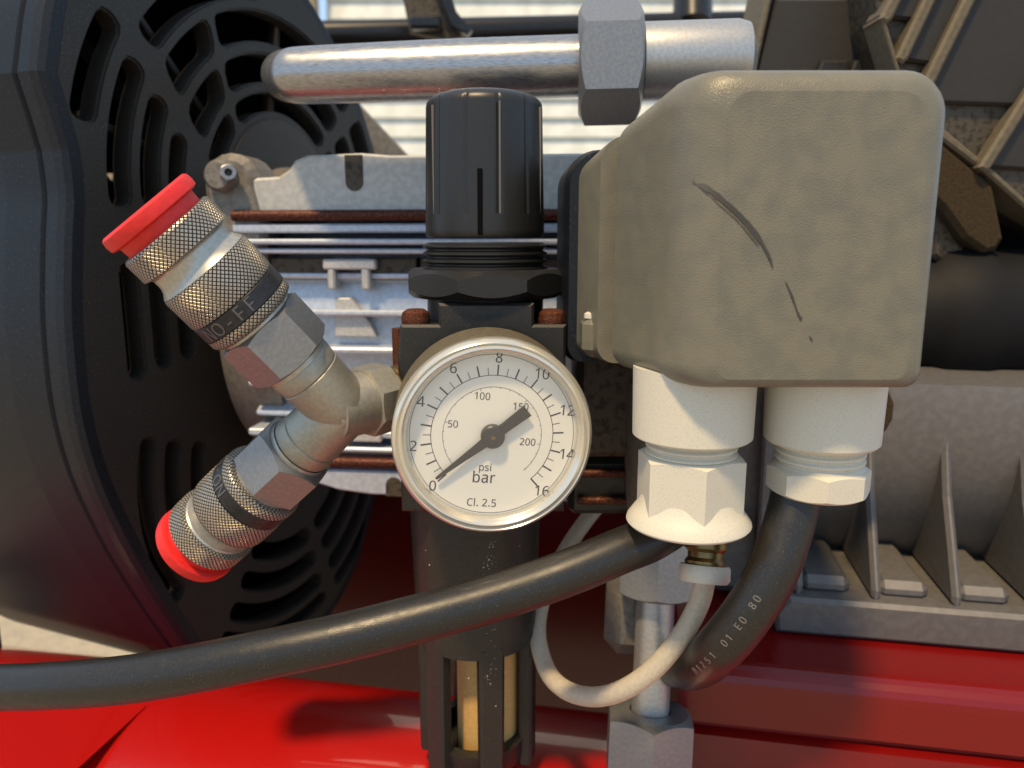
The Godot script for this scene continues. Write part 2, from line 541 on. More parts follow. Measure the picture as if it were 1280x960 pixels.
func tank_and_bases() -> void:
	var yb := Basis(Vector3.UP, YAW)
	var t := thing("air_tank", "glossy red painted air tank along the bottom", "air tank", Vector3(0.0, -0.248, -0.058), yb)
	var s := Shape.new()
	var prof := []
	for k in 9:
		var a := PI / 2 * k / 8.0
		prof.append(Vector2(0.1 * sin(a), -0.30 - 0.05 * cos(a)))
	for k in range(1, 9):
		var a := PI / 2 * k / 8.0
		prof.append(Vector2(0.1 * cos(a), 0.42 + 0.05 * sin(a)))
	s.lathe(prof, 96, Transform3D(Basis(Vector3.BACK, -PI / 2), Vector3.ZERO))
	part("shell", s, M.red_paint, t)
	s = Shape.new()
	s.slab(PackedVector2Array([Vector2(-0.30, 0.088), Vector2(-0.175, 0.088), Vector2(-0.15, 0.1), Vector2(-0.205, 0.112), Vector2(-0.30, 0.112)]), 0.0, 0.05, 0.001)
	part("foot_bracket", s, M.red_paint, t)

	var mb := thing("motor_base", "red upright plate coloured in a shaded tone, carrying the motor above the tank", "bracket", Vector3(0.0, -0.15, -0.15), yb)
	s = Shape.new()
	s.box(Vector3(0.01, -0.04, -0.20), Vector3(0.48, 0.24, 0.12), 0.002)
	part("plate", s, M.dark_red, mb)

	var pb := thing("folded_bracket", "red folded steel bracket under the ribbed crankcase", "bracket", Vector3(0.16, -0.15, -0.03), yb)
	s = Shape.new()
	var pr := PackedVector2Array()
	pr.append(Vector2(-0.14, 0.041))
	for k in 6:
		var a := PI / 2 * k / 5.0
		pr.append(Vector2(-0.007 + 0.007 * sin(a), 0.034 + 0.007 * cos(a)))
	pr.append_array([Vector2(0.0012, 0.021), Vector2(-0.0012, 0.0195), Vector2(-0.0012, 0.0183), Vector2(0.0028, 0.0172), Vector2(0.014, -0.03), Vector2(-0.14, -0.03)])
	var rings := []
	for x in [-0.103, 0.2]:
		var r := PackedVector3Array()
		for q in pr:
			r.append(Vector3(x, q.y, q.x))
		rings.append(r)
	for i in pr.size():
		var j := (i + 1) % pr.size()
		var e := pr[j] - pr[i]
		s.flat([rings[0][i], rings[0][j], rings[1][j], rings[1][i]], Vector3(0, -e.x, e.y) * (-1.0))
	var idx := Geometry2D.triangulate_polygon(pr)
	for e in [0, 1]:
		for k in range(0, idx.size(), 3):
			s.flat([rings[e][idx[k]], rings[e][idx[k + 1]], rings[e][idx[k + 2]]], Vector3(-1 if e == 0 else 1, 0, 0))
	part("folded_plate", s, M.shaded_pump_red, pb)

func motor() -> void:
	var yb := Basis(Vector3.UP, YAW * 0.55)
	var o := thing("electric_motor", "finned aluminium electric motor behind the gauge and couplers", "motor", Vector3(0.0, -0.001, -0.187), yb)
	var ax := Basis(Vector3.BACK, -PI / 2)
	var R := 0.070
	var s := Shape.new()
	s.lathe([Vector2(0.0, -0.108), Vector2(R, -0.108), Vector2(R, 0.10), Vector2(0.0, 0.10)], 64, Transform3D(ax, Vector3.ZERO))
	part("body", s, M.alu_fin, o)
	for k in 8:
		var a := deg_to_rad(-40.0 + 11.6 * k)
		var f := Shape.new()
		f.box(Vector3(-0.003, 0, R + 0.0025), Vector3(0.205, 0.0026, 0.009), 0.0008)
		var m := part("fin", f, M.alu_fin, o)
		m.rotation.x = -a
	# top rail; dark slabs on its face imitate the shade of round cutouts
	var rail := PackedVector2Array([Vector2(-0.098, 0.046), Vector2(0.10, 0.046), Vector2(0.10, 0.0705), Vector2(-0.04, 0.0705), Vector2(-0.052, 0.0715), Vector2(-0.074, 0.0708), Vector2(-0.079, 0.0690), Vector2(-0.0815, 0.0655), Vector2(-0.086, 0.0628), Vector2(-0.098, 0.0622)])
	s = Shape.new()
	s.slab(rail, 0.058, 0.076, 0.001)
	part("top_rail", s, M.alu_cast, o)
	for x in [-0.055, 0.06]:
		s = Shape.new()
		var sl := PackedVector2Array([Vector2(x - 0.0036, 0.0708)])
		for k in 9:
			var a := PI + PI * k / 8.0
			sl.append(Vector2(x + 0.0036 * cos(a), 0.0605 + 0.0036 * sin(a)))
		sl.append(Vector2(x + 0.0036, 0.0708))
		s.slab(sl, 0.074, 0.0763, 0.0)
		part("notch_shade", s, M.iron_dark, o)  # shade of the cutout painted as a dark slab
	for y in [[0.0475, 0.0783], [-0.0540, 0.0783]]:
		s = Shape.new()
		s.tube([Vector3(-0.105, y[0], y[1]), Vector3(0.10, y[0], y[1])], 0.0022, 16)
		part("tie_rod", s, M.copper_rod, o)
	for y in [[0.0425, 0.0035, 0.0790], [0.0372, 0.0022, 0.080], [0.0335, 0.002, 0.0785], [-0.0425, 0.003, 0.0765], [-0.049, 0.0022, 0.0775]]:
		s = Shape.new()
		s.box(Vector3(-0.003, y[0], y[2] - 0.009), Vector3(0.205, y[1], 0.018), 0.0007)
		part("ledge", s, M.alu_fin, o)
	# dark blocks imitating shaded hollows beside a clamp, below the ledges
	for q in [[-0.081, 0.024], [-0.0415, 0.020], [0.0, 0.06]]:
		s = Shape.new()
		s.box(Vector3(q[0], 0.0262, 0.0655), Vector3(q[1], 0.009, 0.014), 0.0005)
		part("recess_shade", s, M.iron_dark, o)  # dark colour stands for shade, the block itself is not hollow
	for q in [[-0.0585, 0.0282, 0.0765, 0.022, 0.0042], [-0.0662, 0.0225, 0.0762, 0.0030, 0.009], [-0.0520, 0.0225, 0.0762, 0.0034, 0.009], [-0.055, -0.043, 0.0775, 0.016, 0.005], [-0.040, -0.043, 0.0772, 0.006, 0.007]]:
		s = Shape.new()
		s.box(Vector3(q[0], q[1], q[2] - 0.005), Vector3(q[3], q[4], 0.010), 0.0007)
		part("clamp", s, M.clamp_zinc, o)
	s = Shape.new()
	s.slab(PackedVector2Array([Vector2(-0.0655, 0.0145), Vector2(-0.0595, 0.0145), Vector2(-0.051, 0.004), Vector2(-0.049, -0.0015), Vector2(-0.0665, -0.0015)]), 0.066, 0.0738, 0.0005)
	part("weld_lug", s, M.clamp_zinc, o)
	# feet
	s = Shape.new()
	s.slab(PackedVector2Array([Vector2(-0.085, -0.0575), Vector2(0.10, -0.0575), Vector2(0.10, -0.0685), Vector2(-0.052, -0.068), Vector2(-0.066, -0.0665), Vector2(-0.08, -0.0625)]), 0.055, 0.0785, 0.0008)
	part("foot", s, M.alu_fin, o)
	s = Shape.new()
	var sl2 := PackedVector2Array([Vector2(-0.0455, -0.0683)])
	for k in 9:
		var a := PI - PI * k / 8.0
		sl2.append(Vector2(-0.042 + 0.0035 * cos(a), -0.0635 + 0.0035 * sin(a)))
	sl2.append(Vector2(-0.0385, -0.0683))
	s.slab(sl2, 0.077, 0.0788, 0.0)  # dark slab on the foot's face, imitating a shaded cutout
	part("foot_notch_shade", s, M.iron_dark, o)
	# end bell at the guard side, with its bolted lug
	s = Shape.new()
	s.lathe([Vector2(0.0, -0.126), Vector2(0.05, -0.126), Vector2(0.068, -0.120), Vector2(0.073, -0.112), Vector2(0.073, -0.094), Vector2(0.06, -0.094)], 64, Transform3D(ax, Vector3.ZERO))
	part("end_bell", s, M.alu_dark, o)
	s = Shape.new()
	var lp := PackedVector2Array([Vector2(-0.117, 0.030), Vector2(-0.094, 0.026), Vector2(-0.0915, 0.046)])
	for k in 11:
		var a := -0.15 + (PI + 0.3) * k / 10.0
		lp.append(Vector2(-0.1060 + 0.0118 * cos(a), 0.0605 + 0.0118 * sin(a)))
	s.slab(lp, 0.055, 0.077, 0.003)
	var lug := part("bell_lug", s, M.alu_dark, o)
	s = Shape.new()
	s.lathe([Vector2(0.0065, 0.0), Vector2(0.0062, 0.004), Vector2(0.005, 0.0055), Vector2(0.0, 0.0055)], 24, Transform3D(Basis(Vector3.RIGHT, PI / 2), Vector3(-0.1085, 0.063, 0.077)))
	part("boss", s, M.alu_dark, lug)
	s = Shape.new()
	s.nut(0.0034, 0.0, 0.0045, 6, 0.3, 0.0015)
	var bo := part("bolt", s, M.nut_steel, lug)
	bo.transform = Transform3D(axis_basis(Vector3(0.5, 0.1, 1), Vector3.UP), Vector3(-0.1045, 0.0635, 0.081))

func fan_guard() -> void:
	var psi := deg_to_rad(22.0)
	var H := 0.26
	var n := Vector3(cos(psi), 0, sin(psi))
	var w := Vector3(sin(psi), 0, -cos(psi))
	var b := Basis(w, Vector3.UP, n)
	# local x runs away from the camera along the plate, local z towards the motor
	var o := thing("fan_guard", "large black plastic belt guard with round slotted grille", "guard", Vector3(eye.x, eye.y, eye.z) - n * H, b)
	var P2 := func(px: float, py: float) -> Vector2:
		var r := at(px, py, 1.0) - eye
		var v := r * (-H / n.dot(r))
		return Vector2(v.dot(w), v.y)
	# outline: straight runs that meet in corners at the front, round at the far side
	var edge := []
	for run in [[[94, 186], [101, 246], [99, 300], [98, 380], [101, 440], [110, 515], [131, 592], [165, 668], [205, 738], [246, 800]], [[246, 800], [300, 830], [360, 806], [405, 768], [440, 705], [458, 640]], [[458, 640], [500, 470], [490, 290]],
			[[490, 290], [462, 190], [440, 122], [410, 56], [376, 0], [320, -60], [250, -100], [170, -100], [110, -60]], [[110, -60], [80, -4], [66, 92]], [[66, 92], [80, 138], [94, 186]]]:
		var c := curve(run.map(func(q): return Vector3(P2.call(q[0], q[1]).x, P2.call(q[0], q[1]).y, 0)), 6)
		c.pop_back()
		for v in c:
			edge.append(Vector2(v.x, v.y))
	var outline := func(off: float) -> PackedVector2Array:
		var p := PackedVector2Array()
		var N := edge.size()
		for i in N:
			var e0: Vector2 = (edge[i] - edge[(i + N - 1) % N]).normalized()
			var e1: Vector2 = (edge[(i + 1) % N] - edge[i]).normalized()
			var m := Vector2(e0.y + e1.y, -e0.x - e1.x)
			p.append(edge[i] + m / maxf(0.6, m.length_squared()) * 2.0 * off * turn)
		return p
	var ar := 0.0
	for i in edge.size():
		ar += edge[i].cross(edge[(i + 1) % edge.size()])
	turn = 1.0 if ar > 0 else -1.0
	var plate := CSGPolygon3D.new()
	plate.name = "grille_plate"
	plate.polygon = outline.call(0.0)
	plate.depth = 0.008
	plate.position.z = 0.0
	plate.material = M.grille_plastic
	o.add_child(plate, true)
	var skin := CSGPolygon3D.new()
	skin.name = "grille_face"
	skin.polygon = outline.call(-0.001)
	skin.depth = 0.0012
	skin.material = M.grille_plastic
	o.add_child(skin, true)
	skin.position.z = 0.0011
	plate.set_meta("skin", skin)
	var hub := Vector2(1.265, 0.077)
	var low := Vector2(1.24, -0.42)
	var cuts := []
	# sectors of the ring slots: centre, inner and outer radius, from and to (degrees); two bent spokes leave the hub
	var sa := func(r: float) -> float: return 119.3 + 14.5 * pow((0.331 - minf(r, 0.331)) / 0.171, 1.3)
	var sb := func(r: float) -> float: return 145.0 + 11.5 * pow((0.346 - minf(r, 0.346)) / 0.116, 1.2)
	var hole := func(c: Vector2, r0: float, r1: float, f0: Callable, f1: Callable) -> void:
		var p := PackedVector2Array()
		var rd := minf((r1 - r0) * 0.42, 0.014)
		for k in 13:
			p.append((c + Vector2.from_angle(deg_to_rad(lerpf(f0.call(r1) + rad_to_deg(rd / r1), f1.call(r1) - rad_to_deg(rd / r1), k / 12.0))) * r1) * H)
		p.append((c + Vector2.from_angle(deg_to_rad(f1.call(r1 - rd * 0.3) - rad_to_deg(rd * 0.3 / r1))) * (r1 - rd * 0.3)) * H)
		p.append((c + Vector2.from_angle(deg_to_rad(f1.call(r1 - rd))) * (r1 - rd)) * H)
		p.append((c + Vector2.from_angle(deg_to_rad(f1.call(r0 + rd))) * (r0 + rd)) * H)
		p.append((c + Vector2.from_angle(deg_to_rad(f1.call(r0 + rd * 0.3) - rad_to_deg(rd * 0.3 / r0))) * (r0 + rd * 0.3)) * H)
		for k in 13:
			p.append((c + Vector2.from_angle(deg_to_rad(lerpf(f1.call(r0) - rad_to_deg(rd / r0), f0.call(r0) + rad_to_deg(rd / r0), k / 12.0))) * r0) * H)
		p.append((c + Vector2.from_angle(deg_to_rad(f0.call(r0 + rd * 0.3) + rad_to_deg(rd * 0.3 / r0))) * (r0 + rd * 0.3)) * H)
		p.append((c + Vector2.from_angle(deg_to_rad(f0.call(r0 + rd))) * (r0 + rd)) * H)
		p.append((c + Vector2.from_angle(deg_to_rad(f0.call(r1 - rd))) * (r1 - rd)) * H)
		p.append((c + Vector2.from_angle(deg_to_rad(f0.call(r1 - rd * 0.3) + rad_to_deg(rd * 0.3 / r1))) * (r1 - rd * 0.3)) * H)
		cut(plate, p)
	for q in [[0.165, 0.198], [0.217, 0.265], [0.287, 0.338]]:
		hole.call(hub, q[0], q[1], func(r): return 42.0, func(r): return sa.call(r) - 2.2 * 0.25 / r)
		hole.call(hub, q[0], q[1], func(r): return -25.0, func(r): return 34.0)
		hole.call(hub, q[0], q[1], func(r): return sa.call(r) + 2.2 * 0.25 / r, func(r): return (sb.call(r) if r > 0.21 else 168.0) - 2.2 * 0.25 / r)
	hole.call(hub, 0.357, 0.402, func(r): return 96.0, func(r): return 143.0)
	for q in [[0.422, 0.462, 146.0, 168.0], [0.36, 0.398, 150.0, 184.0], [0.303, 0.338, 153.5, 184.0], [0.252, 0.282, 160.0, 186.0]]:
		hole.call(hub, q[0], q[1], func(r): return q[2], func(r): return q[3])
	for q in [[0.19, 0.225], [0.25, 0.285], [0.31, 0.345], [0.365, 0.39]]:
		hole.call(low, q[0], q[1], func(r): return 235.0, func(r): return 285.0)
		hole.call(low, q[0], q[1], func(r): return 292.0, func(r): return 340.0)
	for q in [[0.232, 0.260], [0.288, 0.318], [0.342, 0.372]]:
		hole.call(low, q[0], q[1], func(r): return 163.0, func(r): return 212.0)
	for q in [[0.888, -0.05, -0.20], [0.942, -0.04, -0.19], [0.995, -0.03, -0.18]]:
		var p := PackedVector2Array()
		for k in 9:
			var a := PI * k / 8.0
			p.append(Vector2(q[0] + 0.016 * cos(a), q[1] + 0.016 * sin(a)) * H)
		for k in 9:
			var a := PI + PI * k / 8.0
			p.append(Vector2(q[0] + 0.016 * cos(a), q[2] + 0.016 * sin(a)) * H)
		cut(plate, p)
	# bars behind the slots
	for a in [20.0, 78.0, 135.0, 165.0, 200.0]:
		var s := Shape.new()
		var d := Vector2.from_angle(deg_to_rad(a))
		s.box(Vector3(0.28 * H, 0, -0.013), Vector3(0.27 * H, 0.003, 0.006), 0.0005, Transform3D(Basis(Vector3.BACK, deg_to_rad(a)), Vector3(hub.x * H, hub.y * H, 0)))
		part("inner_bar", s, M.grille_plastic, o)
	# raised hub disc
	var hs := Shape.new()
	hs.lathe([Vector2(0.152 * H, 0.0), Vector2(0.150 * H, 0.003), Vector2(0.12 * H, 0.006), Vector2(0.0, 0.007)], 48, Transform3D(Basis(Vector3.RIGHT, PI / 2), Vector3(hub.x * H, hub.y * H, -0.001)))
	part("hub_disc", hs, M.grille_plastic, o)
	# rim lip, then the deep shell reaching back to the left
	var strip := func(prof: Array) -> Shape:
		var s := Shape.new()
		var rows := []
		for q in prof:
			var r := []
			for v in outline.call(q.x * H):
				r.append(Vector3(v.x, v.y, q.y))
			rows.append(r)
		var N: int = rows[0].size()
		for i in rows.size() - 1:
			for j in N:
				var k := (j + 1) % N
				var d := Vector2(prof[i + 1].x * H - prof[i].x * H, prof[i + 1].y - prof[i].y).normalized()
				var face := func(a: int, b: int) -> Vector3:
					var e: Vector3 = (rows[i][b] - rows[i][a]).normalized()
					return Vector3(e.y, -e.x, 0) * turn
				var up := Vector3(0, 0, d.x if d.y > 0 else -d.x if d.y < 0 else 1.0) if absf(d.y) < 0.02 else Vector3(0, 0, d.x)
				var n0: Vector3 = face.call(j, k)
				var np: Vector3 = face.call((j + N - 1) % N, j)
				var nn: Vector3 = face.call(k, (k + 1) % N)
				var na := ((n0 + np) if n0.dot(np) > 0.95 else n0).normalized() * absf(d.y) + up
				var nb := ((n0 + nn) if n0.dot(nn) > 0.95 else n0).normalized() * absf(d.y) + up
				na = na.normalized()
				nb = nb.normalized()
				s.quad(rows[i][j], rows[i][k], rows[i + 1][k], rows[i + 1][j], na, nb, nb, na)
		return s
	part("rim", strip.call([Vector2(-0.004, 0.001), Vector2(0.014, 0.001), Vector2(0.022, -0.0005), Vector2(0.024, -0.004), Vector2(0.024, -0.0095)]), M.guard_plastic, o)
	part("shell", strip.call([Vector2(-0.01, -0.0115), Vector2(0.018, -0.0115), Vector2(0.024, -0.0125), Vector2(0.028, -0.03), Vector2(0.028, -0.15), Vector2(0.016, -0.165), Vector2(-0.05, -0.17)]), M.guard_plastic, o)
	var back := CSGPolygon3D.new()  # added plate closing the guard so its inside stays dark
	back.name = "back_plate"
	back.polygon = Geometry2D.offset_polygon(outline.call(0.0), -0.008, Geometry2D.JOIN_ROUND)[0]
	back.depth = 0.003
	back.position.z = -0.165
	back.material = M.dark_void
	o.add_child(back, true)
	# made-up holes in the back plate, on sight lines so bright spots show
	for q in [[131, 217, 143, 217, 142, 229, 136, 224], [177, 212, 189, 203, 187, 220, 182, 218], [168, 243, 168, 228, 176, 230, 171, 247], [226, 183, 231, 184, 230, 193, 226, 191]]:
		var p := PackedVector2Array()
		for k in 4:
			var r := at(q[2 * k], q[2 * k + 1], 1.0) - eye
			var v: Vector3 = r * (-(H + 0.1665) / n.dot(r))
			p.append(Vector2(v.dot(w), v.y))
		cut(back, p)
	# wheel behind the grille
	var fan := Shape.new()
	fan.lathe([Vector2(0.0, -0.004), Vector2(0.031, -0.004), Vector2(0.034, 0.0), Vector2(0.034, 0.02), Vector2(0.031, 0.022), Vector2(0.028, 0.012), Vector2(0.0, 0.012)], 48, Transform3D(Basis(Vector3.RIGHT, PI / 2), Vector3(hub.x * H, hub.y * H, -0.07)))
	part("pulley", fan, M.dark_void, o)
	px_slab("rear_flange", [[396, 40], [412, 56], [442, 122], [514, 198], [470, 260], [430, 200]], at(450, 150, 0.56).z, 0.004, M.alu_dark, o)
	var st := Shape.new()
	st.box(Vector3(0.86 * H, -0.80 * H, -0.10), Vector3(0.004, 0.06, 0.004), 0.0004)
	st.box(Vector3(0.84 * H, -0.73 * H, -0.12), Vector3(0.02, 0.03, 0.03), 0.003)
	part("support_strut", st, M.guard_plastic, o)

func cut(plate: CSGPolygon3D, p: PackedVector2Array) -> void:
	var skin: CSGPolygon3D = plate.get_meta("skin") if plate.has_meta("skin") else null
	if skin:
		var wide := Geometry2D.offset_polygon(p, 0.0009, Geometry2D.JOIN_ROUND)
		if wide.size():
			cut(skin, wide[0])
	var c := CSGPolygon3D.new()
	c.name = "slot"
	c.polygon = p
	c.depth = 0.02
	c.position.z = 0.006
	c.operation = CSGShape3D.OPERATION_SUBTRACTION
	c.material = M.grille_plastic
	plate.add_child(c, true)

func crankcase() -> void:
	var yb := Basis(Vector3.UP, YAW)
	var o := thing("crankcase", "grey cast aluminium crankcase with upright ribs above the red bracket", "crankcase", Vector3(0.134, -0.1085, -0.064), yb)
	# local: x along, y up from foot bottom, z towards camera, front edge of foot at z = 0
	var s := Shape.new()
	var prof := PackedVector2Array()
	var c := Vector2(-0.112, 0.074)      # (z, y)
	var R := 0.083
	for k in 21:
		var a := deg_to_rad(-48.0 + 60.0 * k / 20.0)
		prof.append(Vector2(c.x + R * cos(a), c.y + R * sin(a)))
	var rows := []
	for x in [-0.026, 0.12]:
		var r := PackedVector3Array()
		for q in prof:
			r.append(Vector3(x, q.y, q.x))
		rows.append(r)
	for j in prof.size() - 1:
		var n0 := Vector3(0, prof[j].y - c.y, prof[j].x - c.x).normalized()
		var n1 := Vector3(0, prof[j + 1].y - c.y, prof[j + 1].x - c.x).normalized()
		s.quad(rows[0][j], rows[0][j + 1], rows[1][j + 1], rows[1][j], n0, n1, n1, n0)
	s.flat([rows[0][20], rows[1][20], rows[1][20] + Vector3(0, 0.001, -0.08), rows[0][20] + Vector3(0, 0.001, -0.08)], Vector3.UP)
	part("barrel", s, M.crank, o)
	s = Shape.new()
	s.slab(PackedVector2Array([Vector2(-0.035, 0.0), Vector2(0.052, 0.0), Vector2(0.060, -0.012), Vector2(0.13, -0.012), Vector2(0.13, 0.0145), Vector2(-0.031, 0.0145), Vector2(-0.036, 0.008)]), -0.09, 0.0, 0.0015)
	part("foot", s, M.crank, o)
	for k in 5:
		var x := -0.0275 + 0.0275 * k
		var p := PackedVector2Array([Vector2(0.004, 0.0145), Vector2(0.004, 0.018), Vector2(0.0125, 0.033), Vector2(0.0225, 0.050), Vector2(0.0285, 0.066), Vector2(0.0300, 0.073), Vector2(0.06, 0.073), Vector2(0.06, 0.0145)])
		s = Shape.new()
		s.slab(p, -0.0017, 0.0017, 0.0013, Transform3D(Basis(Vector3.UP, PI / 2), Vector3(x, 0, 0)))
		part("rib", s, M.crank, o)
		s = Shape.new()
		s.box(Vector3(x + 0.0105, 0.0165, -0.034), Vector3(0.018, 0.007, 0.052), 0.0025)
		part("pocket", s, M.crank, o)
	# end cover standing behind the glands
	s = Shape.new()
	s.box(Vector3(-0.046, 0.062, -0.055), Vector3(0.026, 0.12, 0.06), 0.004)
	part("end_cover", s, M.crank, o)
	s = Shape.new()
	s.box(Vector3(-0.040, 0.062, -0.022), Vector3(0.0035, 0.13, 0.012), 0.001)
	part("flange_edge", s, M.crank, o)
	s = Shape.new()
	s.lathe([Vector2(0.005, 0.0), Vector2(0.005, 0.006), Vector2(0.0, 0.0065)], 6, Transform3D(Basis(Vector3.RIGHT, PI / 2), Vector3(-0.049, 0.035, -0.024)))
	part("cover_bolt", s, M.brass, o)
	# black housing over the crankcase
	var h := thing("pump_shroud", "dark black moulded cover behind the grey switch box, above crankcase", "cover", at(1240, 415, 0.345), Basis(Vector3.UP, YAW))
	s = Shape.new()
	var rings := []
	for q in [[-0.075, 0.026], [-0.05, 0.030], [-0.032, 0.031], [-0.028, 0.036], [-0.012, 0.037], [-0.006, 0.033], [0.02, 0.032], [0.026, 0.038], [0.08, 0.038]]:
		var r := PackedVector3Array()
		for k in 24:
			var a := TAU * k / 24.0
			r.append(Vector3(q[0], q[1] * sin(a) * 0.95 + 0.006, q[1] * cos(a)))
		rings.append(r)
	s.loft(rings)
	part("moulding", s, M.shroud_black, h)
	px_slab("dark_backing", [[1120, 120], [1460, 120], [1460, 520], [1120, 520]], at(1240, 420, 0.375).z, 0.01, M.dark_void, h)  # added dark sheet, fills the gap behind with painted shade
	px_slab("drain_plug", [[1096, 486], [1112, 488], [1119, 505], [1117, 525], [1108, 540], [1096, 542]], at(1108, 515, 0.262).z, 0.012, M.felt, o)
	s = Shape.new()
	s.tube(curve([Vector3(-0.08, -0.020, 0.020), Vector3(-0.05, -0.030, 0.032), Vector3(0.0, -0.031, 0.035), Vector3(0.06, -0.024, 0.034)]), 0.0022, 10)
	part("lower_seam", s, M.black_plastic, h)

func cylinder_head() -> void:
	var o := thing("cylinder_head", "dark finned cylinder casting tilted beyond the switch box corner", "cylinder", at(1200, 120, 0.31))
	var zf := o.position.z
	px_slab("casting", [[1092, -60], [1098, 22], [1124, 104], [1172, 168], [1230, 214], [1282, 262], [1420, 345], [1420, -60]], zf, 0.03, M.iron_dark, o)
	px_slab("lower_rim", [[1160, 160], [1172, 170], [1230, 214], [1284, 262], [1420, 346], [1420, 330], [1290, 255], [1232, 203], [1180, 160]], zf + 0.004, 0.02, M.tan_edge, o)  # pale tan on the rims stands for lit metal
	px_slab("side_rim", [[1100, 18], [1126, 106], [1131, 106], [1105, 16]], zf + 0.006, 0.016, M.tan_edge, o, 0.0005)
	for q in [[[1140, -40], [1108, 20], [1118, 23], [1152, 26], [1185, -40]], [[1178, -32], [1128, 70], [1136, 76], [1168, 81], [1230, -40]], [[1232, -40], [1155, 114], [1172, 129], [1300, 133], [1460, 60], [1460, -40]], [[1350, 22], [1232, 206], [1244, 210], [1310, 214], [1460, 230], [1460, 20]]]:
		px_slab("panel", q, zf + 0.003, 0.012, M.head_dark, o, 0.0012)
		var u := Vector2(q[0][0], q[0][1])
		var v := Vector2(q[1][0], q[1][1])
		px_slab("crest", [[u.x - 7, u.y - 2], [u.x + 7, u.y + 3], [v.x + 8, v.y + 4], [v.x + 1, v.y + 9], [v.x - 8, v.y + 3]], zf + 0.007, 0.016, M.tan_edge, o, 0.0011)  # lit look of the fin edges put into a paler tan

	var gk := thing("gasket_pad", "brown fibrous pad sticking out below the tilted cylinder", "pad", at(1200, 262, 0.315))
	px_slab("pad", [[1165, 160], [1185, 182], [1243, 232], [1250, 268], [1256, 298], [1248, 312], [1232, 316], [1206, 298], [1180, 262], [1160, 240]], gk.position.z, 0.014, M.felt, gk, 0.002)
	px_slab("backing", [[1160, 240], [1200, 300], [1226, 330], [1212, 345], [1190, 340], [1165, 320]], gk.position.z - 0.008, 0.014, M.iron_dark, gk, 0.002)
	var g2 := thing("gasket_strip", "brown fibrous strip between black intake box and tilted cylinder", "pad", at(1108, 72, 0.318))
	px_slab("strip", [[1106, 30], [1092, 50], [1088, 62], [1094, 110], [1128, 110], [1118, 70]], g2.position.z, 0.012, M.felt, g2, 0.0015)

	var s := Shape.new()
	var ib := thing("intake_box", "black angular intake housing above the switch box, top edge", "housing", at(1020, 40, 0.33))
	s.slab(PackedVector2Array([Vector2(-0.026, -0.017), Vector2(-0.0185, 0.0145), Vector2(0.026, 0.0145), Vector2(0.0315, -0.004), Vector2(0.027, -0.02)]), -0.03, 0.0, 0.002)
	part("front", s, M.head_dark, ib)
	s = Shape.new()
	s.slab(PackedVector2Array([Vector2(-0.0285, -0.017), Vector2(-0.0205, 0.03), Vector2(-0.0175, 0.03), Vector2(-0.0255, -0.017)]), -0.03, 0.003, 0.001)
	part("left_lip", s, M.tan_edge, ib)
	s = Shape.new()
	s.slab(PackedVector2Array([Vector2(-0.042, -0.017), Vector2(-0.030, -0.017), Vector2(-0.0245, -0.003), Vector2(-0.031, 0.0025), Vector2(-0.040, 0.0005)]), -0.02, -0.004, 0.001)
	part("side_lug", s, M.tan_edge, ib)
	for x in [0.002, 0.016]:
		s = Shape.new()
		s.slab(PackedVector2Array([Vector2(x - 0.006, -0.03), Vector2(x - 0.0005, -0.0125), Vector2(x + 0.011, -0.0125), Vector2(x + 0.013, -0.03)]), 0.0, 0.006, 0.001)
		part("clip", s, M.black_plastic, ib)

func handle_frame() -> void:
	var f := thing("handle_frame", "black tubular steel frame crossing the top behind the pipe", "frame", at(690, 40, 0.62))
	var s := Shape.new()
	var a := at(200, 49, 0.585) - f.position
	var c := at(1420, 18, 0.71) - f.position
	s.tube([a, c], 0.0105, 24)
	part("cross_tube", s, M.black_steel, f)
	s = Shape.new()
	s.tube([at(866, 35, 0.645) - f.position, at(866, -160, 0.70) - f.position], 0.0165, 24)
	part("upright_tube", s, M.black_steel, f)
	var g := thing("frame_bracket", "dark steel bracket slanting down on the black tube", "bracket", at(545, 20, 0.57))
	s = Shape.new()
	s.slab(PackedVector2Array([Vector2(-0.028, 0.03), Vector2(-0.022, 0.0), Vector2(-0.020, -0.011), Vector2(-0.006, -0.014), Vector2(0.010, -0.0165), Vector2(0.022, -0.013), Vector2(0.0, 0.03)]), -0.008, 0.0, 0.001)
	part("plate", s, M.iron_dark, g)
	s = Shape.new()
	s.slab(PackedVector2Array([Vector2(-0.004, 0.03), Vector2(0.012, -0.010), Vector2(0.024, -0.016), Vector2(0.027, -0.012), Vector2(0.016, 0.0), Vector2(0.006, 0.03)]), 0.001, 0.012, 0.001)
	part("edge_fold", s, M.black_steel, g)
	s = Shape.new()
	s.box(Vector3(-0.007, -0.007, 0.006), Vector3(0.024, 0.009, 0.012), 0.002)
	part("clip", s, M.black_steel, g)

